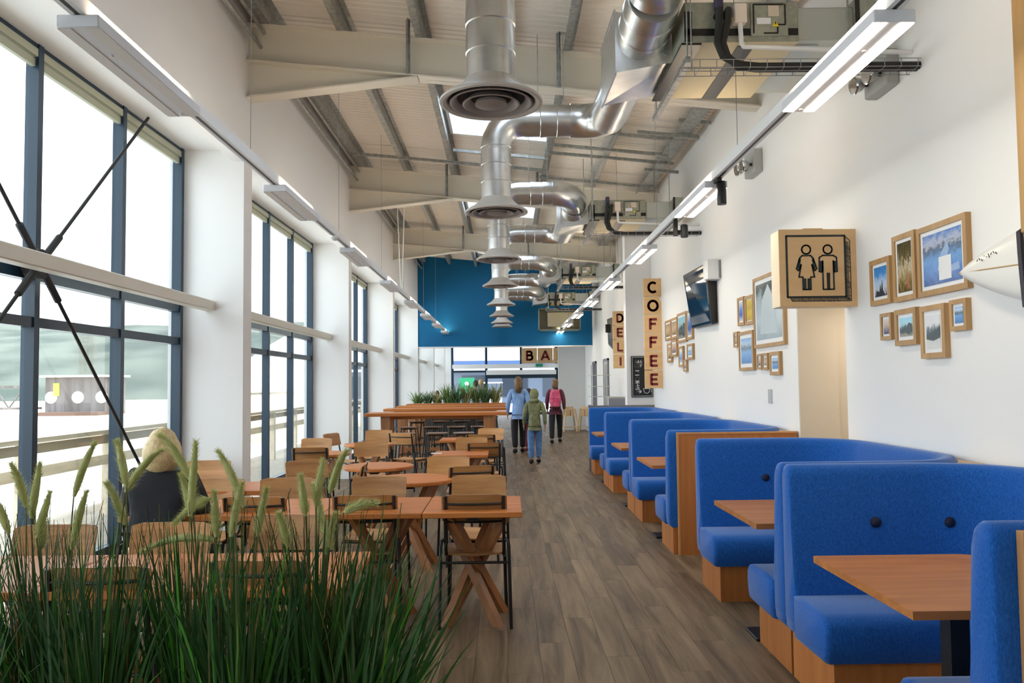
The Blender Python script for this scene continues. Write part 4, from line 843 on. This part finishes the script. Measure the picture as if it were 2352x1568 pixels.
# (pixel x, pixel y of the back's top edge, heading in degrees: 0 faces away from the viewer, label)
CH = [(1089, 1135, 0, 'wooden chair seen from behind at the aisle table, fully visible'), (1100, 1091, 180, 'wooden chair facing the viewer across the aisle table'), (838, 1136, 4, 'wooden chair seen from behind, second from the aisle'), (872, 1094, 178, 'wooden chair facing the viewer across the second table from the aisle'),
      (662, 1097, 183, 'wooden chair facing the viewer across the third table from the aisle'), (584, 1140, -3, 'wooden chair seen from behind between the blond woman and the aisle pair'), (372, 1138, 5, 'wooden chair the blond woman sits on'),
      (1030, 1047, 176, 'wooden chair facing the viewer behind the nearer round table'), (1084, 1069, 18, 'wooden chair seen from behind, low behind the aisle chair pair'), (836, 1064, 95, 'wooden chair side on at the nearer round table'), (704, 1056, 215, 'pale lit wooden chair turned sideways by the middle round table'),
      (1112, 1016, 6, 'wooden chair seen from behind at the mid hall aisle table'), (853, 1014, 182, 'wooden chair facing the viewer behind the middle round table'), (1083, 1004, 180, 'wooden chair facing the viewer across the mid hall aisle table'), (1104, 997, -4, 'wooden chair seen from behind at the table before the stools'), (1128, 983, 168, 'pale lit wooden chair facing the viewer just before the stools'),
      (870, 987, 180, 'wooden chair facing the viewer before the bar height tables'), (920, 994, -24, 'wooden chair seen from behind turned towards the window'), (712, 1027, 3, 'wooden chair seen from behind at the round table by the second window'), (728, 1006, 176, 'wooden chair facing the viewer at the round table by the second window'), (760, 995, 250, 'wooden chair edge on by the second window bay'),
      (480, 1057, 182, 'wooden chair farthest back by the window behind the blond woman'), (484, 1082, 178, 'wooden chair close behind the blond woman facing the viewer'), (500, 1099, 180, 'wooden chair across the table from the blond woman'),
      (222, 1300, 2, 'dark wooden chair behind the grasses on the window side'), (595, 1285, -3, 'dark wooden chair behind the grasses on the aisle side'), (396, 1200, 180, 'wooden chair facing the viewer over the grasses, middle one'), (130, 1205, 182, 'wooden chair facing the viewer over the grasses by the window'), (662, 1182, 176, 'wooden chair facing the viewer over the grasses, nearest the aisle')]
ch0 = None
for (x, y, deg, lab) in CH:
    p = at(2, .845, x, y); a = radians(deg); pos = Vector((p.x, p.y, 0))+Vector((-sin(a), cos(a), 0))*.238
    if lab.startswith('wooden chair the blond'): pos.y -= .12
    if ch0 is None: ch0 = make_chair(lab); ch0.location = pos; ch0.rotation_euler = (0, 0, a)
    else: dup(ch0, pos, a, lab)
# ------------------------------------------------------------------ bar height tables and stools
for k, (y, x0) in enumerate(((13.65, -2.45), (16.1, -2.5), (18.0, -2.5), (19.8, -2.5))):
    t = thing('bar_table', 'long orange bar height table, ' + ('nearest of the four', 'second of the four', 'third of the four', 'farthest of the four')[k], 'table', (0, y, 0), 0, 'bar height tables')
    MB().bev((x0, 0, .995), (.02, .72, 1.05), .006).build('tabletop', M_tabler, t); MB().box((x0+.3, .34, .93), (-.28, .38, .995)).build('apron', M_tabler, t, 0)
    for xx in (x0+.36, -.30):
        for yy in (.06, .56):
            MB().loft([[Vector((xx+a*w_, yy+b, z)) for a, b in ((-1, 0), (1, 0), (1, .1), (-1, .1))] for z, w_ in ((0, .05), (.995, .085))]).build('leg', M_leg, t, 0)
    MB().beam((x0+.36, .36, .2), (-.30, .36, .2), .05, .06).build('stretcher', M_leg, t, 0)
st0 = None; ORDR = ['first', 'second', 'third', 'fourth']
for r_, (yy, xs_) in enumerate(((12.85, (-1.64, -1.12, -.68, -.2)), (14.75, (-1.8, -1.36, -.92, -.48)), (17.0, (-1.9, -1.4, -.95, -.45)), (19.1, (-1.9, -1.35, -.85, -.35)))):
    for i, x in enumerate(xs_[::-1]):
        lab = '%s bar stool from the aisle in the %s row of dark bar stools' % (ORDR[i], ORDR[r_])
        if st0 is None:
            t = st0 = thing('bar_stool', lab, 'stool', (x, yy, 0), .05, 'dark bar stools')
            MB().bev((-.17, -.165, .735), (.17, .165, .758), .008).build('seat', M_seatdark, t)
            for sx in (-1, 1):
                for sy in (-1, 1): MB().tube([(sx*.13, sy*.13, .735), (sx*.19, sy*.19, 0)], .0115, 8).build('leg', M_black, t)
            for z in (.25,):
                q = .13+.06*(1-z/.735); MB().tube([(-q, -q, z), (q, -q, z)], .009, 6).tube([(q, -q, z), (q, q, z)], .009, 6).tube([(q, q, z), (-q, q, z)], .009, 6).tube([(-q, q, z), (-q, -q, z)], .009, 6).build('footrest', M_black, t)
            MB().tube([(-.13, -.13, .72), (.13, -.13, .72)], .008, 6).tube([(-.13, .13, .72), (.13, .13, .72)], .008, 6).build('seat_frame', M_black, t)
        else: dup(st0, (x, yy, 0), random.uniform(-.12, .12), lab)
# ================================================================== PEOPLE
M_skin = mat('skin', (.55, .33, .24), .55)
def skin(name, vs, es, m, parent, root=0, sub=2):
    """vs: (x,y,z,radius)"""
    me = bpy.data.meshes.new(name); me.from_pydata([v[:3] for v in vs], es, []); o = bpy.data.objects.new(name, me); C.objects.link(o); o.parent = parent
    md = o.modifiers.new('skin', 'SKIN'); md.use_smooth_shade = True
    if not me.skin_vertices: 
        bpy.context.view_layer.objects.active = o
    for i, v in enumerate(vs):
        sv = me.skin_vertices[0].data[i]; r = v[3]
        sv.radius = r if isinstance(r, tuple) else (r, r); sv.use_root = (i == root)
    s = o.modifiers.new('sub', 'SUBSURF'); s.levels = sub; s.render_levels = sub
    me.materials.append(m); return o
def person(label, pos, rz, h, top, legs, shoe, hair, hairlen=.2, stride=.12, armswing=.1, hood=False, sit=False, long_top=.045, bun=False, longhair=False, puff=0, bob=False):
    t = thing('person', label, 'person', pos, rz); k = h/1.70; t.scale = (k, k, k)
    # joints, facing +y
    pz = .93 if not sit else .52
    J = {'pel': (0, 0, pz), 'spine': (0, 0, pz+.18), 'chest': (0, .0, pz+.34), 'neck': (0, -.005, pz+.545), 'jaw': (0, .012, pz+.60), 'head': (0, .005, pz+.675), 'crown': (0, 0, pz+.735)}
    for s, sg in (('L', -1), ('R', 1)):
        f = stride*sg
        J['sh'+s] = (sg*.165, 0, pz+.485); J['el'+s] = (sg*.235, -armswing*sg*.4-.03, pz+.20); J['wr'+s] = (sg*.245, -armswing*sg+.06, pz-.03)
        if sit: J['el'+s] = (sg*.23, .05, pz+.22); J['wr'+s] = (sg*.12, .30, pz+.23)
        J['hip'+s] = (sg*.09, 0, pz-.04)
        if sit: J['kn'+s] = (sg*.11, .44, pz-.03); J['an'+s] = (sg*.11, .40, .08); J['toe'+s] = (sg*.12, .54, .035)
        else: J['kn'+s] = (sg*.095, f*.55+.035, .50); J['an'+s] = (sg*.085, f, .085 if f > 0 else .095); J['toe'+s] = (sg*.10, f+.15, .035)
    def V(n, r): return (*J[n], r)
    vs = [V('pel', .095), V('spine', .085), V('chest', .09), V('neck', .052), V('jaw', .062), V('head', (.073, .092)), V('crown', (.05, .06))]; es = [(0, 1), (1, 2), (2, 3), (3, 4), (4, 5), (5, 6)]
    hx = J['head']; vs.append((hx[0], hx[1]+.10, hx[2]-.02, .012)); es.append((5, len(vs)-1))
    for sg in (-1, 1): vs.append((sg*.083, hx[1]-.005, hx[2]-.02, (.008, .02))); es.append((5, len(vs)-1))
    for s, sg in (('L', -1), ('R', 1)):
        n = len(vs); vs += [V('sh'+s, .046), V('el'+s, .036), V('wr'+s, .027)]; es += [(2, n), (n, n+1), (n+1, n+2)]
        wv = Vector(J['wr'+s]); d = (wv-Vector(J['el'+s])).normalized(); sd = Vector((0, 1, 0)) if not sit else Vector((sg, 0, 0))
        pm_ = wv+d*.065; vs.append((*pm_, (.030, .018))); es.append((n+2, n+3))
        for q in range(4):
            b0 = pm_+d*.03+sd*((q-1.5)*.017); L_ = (.065, .078, .072, .055)[q]; b1_ = b0+d*L_*.5+Vector((-sg*.004, 0, 0)); b2_ = b0+d*L_+Vector((-sg*.016, 0, 0))
            m_ = len(vs); vs += [(*b0, .0085), (*b1_, .008), (*b2_, .0065)]; es += [(n+3, m_), (m_, m_+1), (m_+1, m_+2)]
        m_ = len(vs); tb = wv+d*.03+sd*.03; vs += [(*tb, .010), (*(tb+d*.035+sd*.012), .0085)]; es += [(n+3, m_), (m_, m_+1)]
        n = len(vs); vs += [V('hip'+s, .07), V('kn'+s, .048), V('an'+s, .036), V('toe'+s, (.035, .025))]; es += [(0, n), (n, n+1), (n+1, n+2), (n+2, n+3)]
    skin('body', vs, es, M_skin, t)
    g = 1.14
    vs = [V('pel', .156+puff), V('spine', .130+puff), V('chest', .138+puff), (*J['neck'][:2], J['neck'][2]-.03, .070+puff*.5)]; es = [(0, 1), (1, 2), (2, 3)]
    if long_top: vs.append((0, 0, pz-long_top, .160)); es.append((0, len(vs)-1))
    for s in 'LR':
        n = len(vs); vs += [V('sh'+s, .078+puff*.6), V('el'+s, .058+puff*.6), V('wr'+s, .040+puff*.3)]; es += [(2, n), (n, n+1), (n+1, n+2)]
    skin('top', vs, es, top, t)
    vs = [(0, 0, pz+.10, .125), V('pel', .132)]; es = [(0, 1)]
    for s in 'LR':
        n = len(vs); a_ = J['an'+s]; vs += [V('hip'+s, .112), V('kn'+s, .084), (a_[0], a_[1], a_[2]+.02, .068)]; es += [(1, n), (n, n+1), (n+1, n+2)]
    skin('trousers', vs, es, legs, t)
    for s in 'LR':
        a_, b_ = J['an'+s], J['toe'+s]; skin('shoe', [(a_[0], a_[1]-.015, a_[2]+.02, .058), (a_[0], a_[1]-.02, .055, .062), ((a_[0]+b_[0])/2, (a_[1]+b_[1])/2, .05, .056), (b_[0], b_[1], .042, .045)], [(0, 1), (1, 2), (2, 3)], shoe, t)
    hd = J['head']; hb = MB()
    if hood:
        hb.ell((hd[0], hd[1]-.012, hd[2]+.012), (.108, .122, .14), 18, 12); hb.ell((hd[0], hd[1]-.04, hd[2]-.135), (.125, .105, .06), 16, 8); hb.build('hood', top, t, 80)
    else:
        hb.ell((hd[0], hd[1]-.018, hd[2]+.025), (.092, .108, .112), 18, 12)
        if bob: hb.ell((hd[0], hd[1]-.02, hd[2]-.03), (.118, .118, .135), 18, 12)
        if longhair:
            hb.tube([(hd[0], hd[1]-.05, hd[2]+.02), (hd[0], hd[1]-.085, hd[2]-.08), (hd[0], hd[1]-.10, hd[2]-hairlen)], .09, 14, rr=[.085, .092, .05])
        if bun: hb.ell((hd[0], hd[1]-.06, hd[2]+.12), (.05, .05, .045), 12, 8)
        rnd = random.Random(3); hb.v = [tuple(Vector(q)+Vector((0, 0, 0))+Vector(q).normalized()*.006*noise.noise(Vector(q)*45)) for q in hb.v]
        hb.build('hair', hair, t, 80)
    return t
H_brown = mat('brown_hair', (.10, .05, .02), .5, noise_=(30, (.26, .15, .06), .4, .65, (3, 3, .6)))
H_blond = mat('blond_hair', (.52, .36, .16), .5, noise_=(30, (.74, .56, .30), .35, .65, (3, 3, .5)))
H_dark = mat('dark_hair', (.03, .02, .015), .5); M_boot = mat('black_shoe', (.015, .013, .013), .5)
p = at(2, 0, 1192, 1040); person('woman in pale blue shirt and black trousers walking away up the aisle', (p.x, p.y, 0), .02, 1.66, mat('pale_blue_cotton', (.20, .36, .68), .8, noise_=(9, (.30, .46, .76), .4, .6, (1, 1, 1))), mat('black_denim', (.012, .012, .016), .7), M_boot, H_brown, .24, .10, .06, longhair=True)
p = at(2, 0, 1229, 1064); person('girl in hooded olive top and blue jeans walking up the aisle', (p.x, p.y, 0), 0, 1.40, mat('olive_fleece', (.17, .18, .085), .9, noise_=(12, (.24, .25, .13), .4, .6, (1, 1, 1))), mat('blue_denim', (.10, .24, .52), .8, noise_=(14, (.16, .32, .62), .4, .6, (1, 1, 1))), M_boot, H_brown, hood=True, stride=.07)
p = at(2, 0, 1213, 1036); person('dark haired child half hidden between the two walking women', (p.x+.03, p.y, 0), 0, 1.40, mat('navy_cotton', (.03, .05, .13), .8), mat('red_shorts', (.30, .05, .06), .8), mat('red_trainer', (.3, .04, .05), .6), H_dark, stride=.05)
p = at(2, 0, 1277, 1017); person('person in plum jacket and black trousers striding with a pink backpack', (p.x, p.y, 0), -.15, 1.62, mat('plum_fleece', (.14, .035, .06), .85), mat('black_trouser', (.012, .012, .014), .7), M_boot, H_brown, .14, .24, .16, longhair=True)
t = thing('backpack', 'bright pink backpack worn by the person in plum', 'backpack', (p.x-.02, p.y-.20, 1.13), -.15)
b = MB(); rings = []
for i in range(9):
    v = i/8; z = -.22+.46*v; w_ = .15*(sin(pi*(.16+.74*v))**.5); d_ = .085*(sin(pi*(.14+.72*v))**.6); rings.append([Vector((w_*(abs(cos(a))**.7)*(1 if cos(a) > 0 else -1), d_*(abs(sin(a))**.7)*(1 if sin(a) > 0 else -1), z)) for a in [2*pi*j/16 for j in range(16)]])
b.loft(rings); b.build('bag_body', mat('pink_nylon', (.62, .06, .16), .6, noise_=(9, (.78, .14, .24), .4, .6, (1, 1, 1))), t, 60)
b = MB(); b.bev((-.11, -.125, -.2), (.11, -.07, .02), .03); b.build('front_pocket', MATS['pink_nylon'], t); MB().box((-.14, -.09, -.225), (.14, .07, -.19)).build('base_panel', M_black, t, 0)
for s in (-1, 1): MB().tube([(s*.08, .05, .2), (s*.11, .16, .26), (s*.13, .27, .12), (s*.12, .2, -.1), (s*.10, .06, -.18)], .018, 6).build('shoulder_strap', MATS['pink_nylon'], t)
p = at(1, 4.9, 362, 1040); person('blond woman in black jacket sitting with her back turned by the window', (p.x, 4.98, -.02), .06, 1.68, mat('black_jacket', (.005, .005, .007), .8, noise_=(8, (.010, .010, .014), .4, .6, (1, 1, 1))), mat('dark_jeans', (.03, .04, .07), .8), M_boot, H_blond, .14, sit=True, bob=True, puff=.03)
for k, (px_, py_, h_, lab, cm) in enumerate(((1092, 884, 1.62, 'person in grey standing behind the far plants', mat('grey_top', (.35, .33, .33), .8)), (1105, 880, 1.66, 'fair haired person standing at the far end behind the plants', mat('pale_top', (.55, .5, .48), .8)), (1005, 905, 1.3, 'child with dark hair half hidden by the far plants', mat('ochre_top', (.45, .3, .06), .8)))):
    p = at(1, 25.5+k*.9, px_, py_); person(lab, (p.x, 25.5+k*.9, 0), .6-k*.7, h_, cm, MATS['black_trouser'], M_boot, (H_dark, H_blond, H_brown)[k], stride=.03)
# ================================================================== PLANTS
def blade(b, base, tip, w, sag, segs=6, tw=0):
    base, tip = Vector(base), Vector(tip); d = tip-base; side = Vector((cos(tw), sin(tw), 0)); out = Vector((d.x, d.y, 0)); out = out.normalized() if out.length > 1e-4 else Vector((1, 0, 0))
    vs = []; fs = []
    for i in range(segs+1):
        v = i/segs; p = base+d*v+Vector((0, 0, 1))*sag*(4*v*(1-v))*.5-out*sag*(v*(1-v)); ww = w*(1-v**1.8)*.5+.0004
        vs += [p-side*ww, p+side*ww]
    for i in range(segs): fs.append((2*i, 2*i+1, 2*i+3, 2*i+2))
    b.add(vs, fs)
def leafmat(name, c1, c2, sc=6):
    m = mat(name, c1, .5, noise_=(sc, c2, .35, .65, (1, 1, .3))); b = m.node_tree.nodes['Principled BSDF']; b.inputs['Transmission Weight'].default_value = 0
    nt = m.node_tree; tr = nt.nodes.new('ShaderNodeBsdfTranslucent'); mx = nt.nodes.new('ShaderNodeMixShader'); mx.inputs[0].default_value = .3
    src = b.inputs['Base Color'].links[0].from_socket; nt.links.new(src, tr.inputs[0]); nt.links.new(b.outputs[0], mx.inputs[1]); nt.links.new(tr.outputs[0], mx.inputs[2]); nt.links.new(mx.outputs[0], nt.nodes['Material Output'].inputs[0]); return m
G_dark = leafmat('grass_blade', (.010, .045, .007), (.035, .115, .016)); G_brt = leafmat('bright_grass_blade', (.05, .22, .015), (.11, .33, .03)); G_dry = leafmat('dry_grass_stem', (.10, .10, .025), (.20, .19, .05)); G_head = leafmat('seed_head', (.50, .52, .17), (.70, .68, .32), 40)
t = thing('planter_box', 'dark planter trough holding the tall grasses in front of the tables', 'planter', (-1.12, 1.92, 0))
MB().box((-1.05, -.20, 0), (.86, -.17, .76)).box((-1.05, .17, 0), (.86, .20, .76)).box((-1.05, -.17, 0), (-1.02, .17, .76)).box((.83, -.17, 0), (.86, .17, .76)).box((-1.02, -.17, 0), (.83, .17, .05)).build('trough', M_planter, t, 0)
MB().box((-1.02, -.17, .60), (.83, .17, .70)).build('soil', M_soil, t, 0)
HEADS = [((-20, 1140), (20, 1225)), ((25, 1065), (60, 1165)), ((92, 1062), (72, 1190)), ((115, 1130), (85, 1235)), ((218, 1018), (170, 1140)), ((200, 1128), (165, 1262)), ((268, 1012), (290, 1118)), ((243, 1108), (287, 1205)), ((372, 1032), (288, 1130)), ((368, 998), (436, 1100)), ((450, 1012), (437, 1185)), ((500, 1035), (560, 1165)), ((402, 1200), (484, 1145)),
         ((492, 1128), (496, 1232)), ((322, 1270), (492, 1240)), ((612, 1122), (590, 1232)), ((640, 1178), (662, 1255)), ((718, 1112), (746, 1232)), ((796, 1035), (758, 1132)), ((742, 1055), (726, 1165)), ((866, 1155), (790, 1178)), ((772, 1180), (748, 1272)), ((735, 1192), (762, 1262)), ((556, 1108), (530, 1232)), ((415, 1088), (440, 1190)), ((100, 1200), (92, 1262)), ((690, 1090), (702, 1185))]
CL = [(-1.95, 1.95), (-1.72, 1.88), (-1.5, 1.98), (-1.32, 1.86), (-1.12, 1.95), (-.95, 1.88), (-.78, 1.97), (-.62, 1.86), (-.47, 1.92), (-.35, 1.9)]
CLN = ['at the photo edge', 'second from the photo edge', 'third from the photo edge', 'below the window mullion', 'in front of the blond woman', 'with a drooping flat seed head', 'in the middle of the trough', 'third from the aisle', 'second from the aisle', 'nearest the aisle, leaning out']
clumps = []
for k, (x, y) in enumerate(CL):
    t = thing('ornamental_grass', 'tall ornamental grass clump ' + CLN[k], 'grass plant', (x, y, .70), 0, 'ornamental grasses in the trough'); clumps.append(t)
    b = MB(); b2 = MB(); b3 = MB(); rg = random.Random(k+11)
    for i in range(150):
        a = rg.uniform(0, 2*pi); r = abs(rg.gauss(0, .045)); bx, by = r*cos(a), r*sin(a)*.8; L_ = rg.uniform(.22, .56)*(1 if k < 9 else .9); ln = abs(rg.gauss(0, .10))+.02; aa = a+rg.uniform(-.7, .7)
        if k == 9 and rg.random() < .5: aa = rg.uniform(-.5, .5); ln = rg.uniform(.05, .22)
        tip = (bx+ln*cos(aa), by+ln*sin(aa)*.7, L_)
        (b2 if i % 11 == 0 else b).__class__; blade(b2 if i % 13 == 0 else b, (bx, by, -.02), tip, rg.choice((.004, .006, .009, .012)), rg.uniform(-.02, .05), 6, rg.uniform(-.5, .5))
    for i in range(22):
        a = rg.uniform(0, 2*pi); r = abs(rg.gauss(0, .05)); ln = abs(rg.gauss(0, .09)); b3.tube([(r*cos(a), r*sin(a), 0), ((r+ln*.4)*cos(a), (r+ln*.4)*sin(a), .3), ((r+ln)*cos(a), (r+ln)*sin(a), rg.uniform(.42, .6))], .001, 3)
    o = b.build('blades', G_dark, t, 60); o['kind'] = 'stuff'; o = b2.build('bright_blades', G_brt, t, 60); o['kind'] = 'stuff'; o = b3.build('dry_stems', G_dry, t, 60); o['kind'] = 'stuff'
for k, (tp, bs) in enumerate(HEADS):
    yy = 1.80+.24*((k*37) % 10)/10; P0, P1 = at(1, yy, *bs), at(1, yy+random.uniform(-.03, .03), *tp)
    par = min(clumps, key=lambda c: abs(c.location.x-P0.x)+abs(c.location.y-P0.y)*.3); O_ = Vector(par.location)
    d = P1-P0; L_ = d.length; bow = Vector((0, 0, 1))*L_*.10*(1 if abs(d.x) > .02 else .3)
    def cp(v): return P0+d*v+bow*(4*v*(1-v))-O_
    b = MB(); b.tube([cp(i/8) for i in range(9)], .006, 7, rr=[.004, .0075, .0088, .0090, .0088, .008, .0066, .0046, .0014])
    rg = random.Random(k)
    for i in range(700):
        v = rg.random()**.95; p = cp(v); tdir = (cp(min(1, v+.05))-cp(max(0, v-.05))).normalized(); o1 = tdir.orthogonal().normalized(); o2 = tdir.cross(o1); a = rg.uniform(0, 2*pi)
        rad = (o1*cos(a)+o2*sin(a)); env = .006*min(1, v*6+.3)*(1.15-.65*v)/.9; q = p+rad*env*.6; e = q+(rad*.75+tdir*.75)*rg.uniform(.012, .026)*(1.1-.5*v)
        sd = rad.cross(tdir)*.0009; b.add([q-sd, q+sd, e], [(0, 1, 2)])
    h_ = b.build('seed_head', G_head, par, 60)
    root = Vector((P0.x*.9+O_.x*.1, O_.y, .70))-O_; mid = (root+cp(0))/2+Vector((0, 0, .02))-d*.15
    MB().tube([root, mid, cp(0)-d*.02, cp(.05)], .0018, 5).build('stem', G_dry, par)
# far planter with spiky plants
t = thing('long_planter', 'dark planter trough behind the bar height tables', 'planter', (-1.3, 21.2, 0)); MB().box((-1.25, -.2, 0), (1.0, .2, .98)).build('trough', M_planter, t, 0); MB().box((-1.2, -.16, .975), (.95, .16, .985)).build('soil', M_soil, t, 0)
for k in range(9):
    x = -2.35+k*.26; t = thing('spiky_plant', 'green spiky plant in the far planter, %s from the window side' % ['first', 'second', 'third', 'fourth', 'fifth', 'sixth', 'seventh', 'eighth', 'ninth'][k], 'plant', (x, 21.2, .98), 0, 'plants in the far planter'); b = MB(); rg = random.Random(90+k); hh = .64 if k > 2 else .42
    for i in range(80):
        a = rg.uniform(0, 2*pi); ln = rg.uniform(.06, .34); blade(b, (rg.gauss(0, .04), rg.gauss(0, .04), 0), (ln*cos(a), ln*sin(a), rg.uniform(.35, 1)*hh), rg.uniform(.025, .05), rg.uniform(0, .1), 5, rg.uniform(0, pi))
    o = b.build('leaves', leafmat('spiky_leaf_%d' % (k % 3), [(.10, .18, .05), (.06, .15, .06), (.22, .24, .08)][k % 3], [(.24, .34, .12), (.16, .26, .12), (.40, .38, .16)][k % 3]), t, 60); o['kind'] = 'stuff'

q = at(2, .7505, 1000, 1030); o = MB().box((-.06, -.05, 0), (.06, .05, .004)).build('paper_napkin', M_mount, None, 0, loc=(max(-.8, min(-.25, q.x)), 9.1, .7502)); tag(o, 'small white paper napkin on the mid hall aisle table', 'napkin')
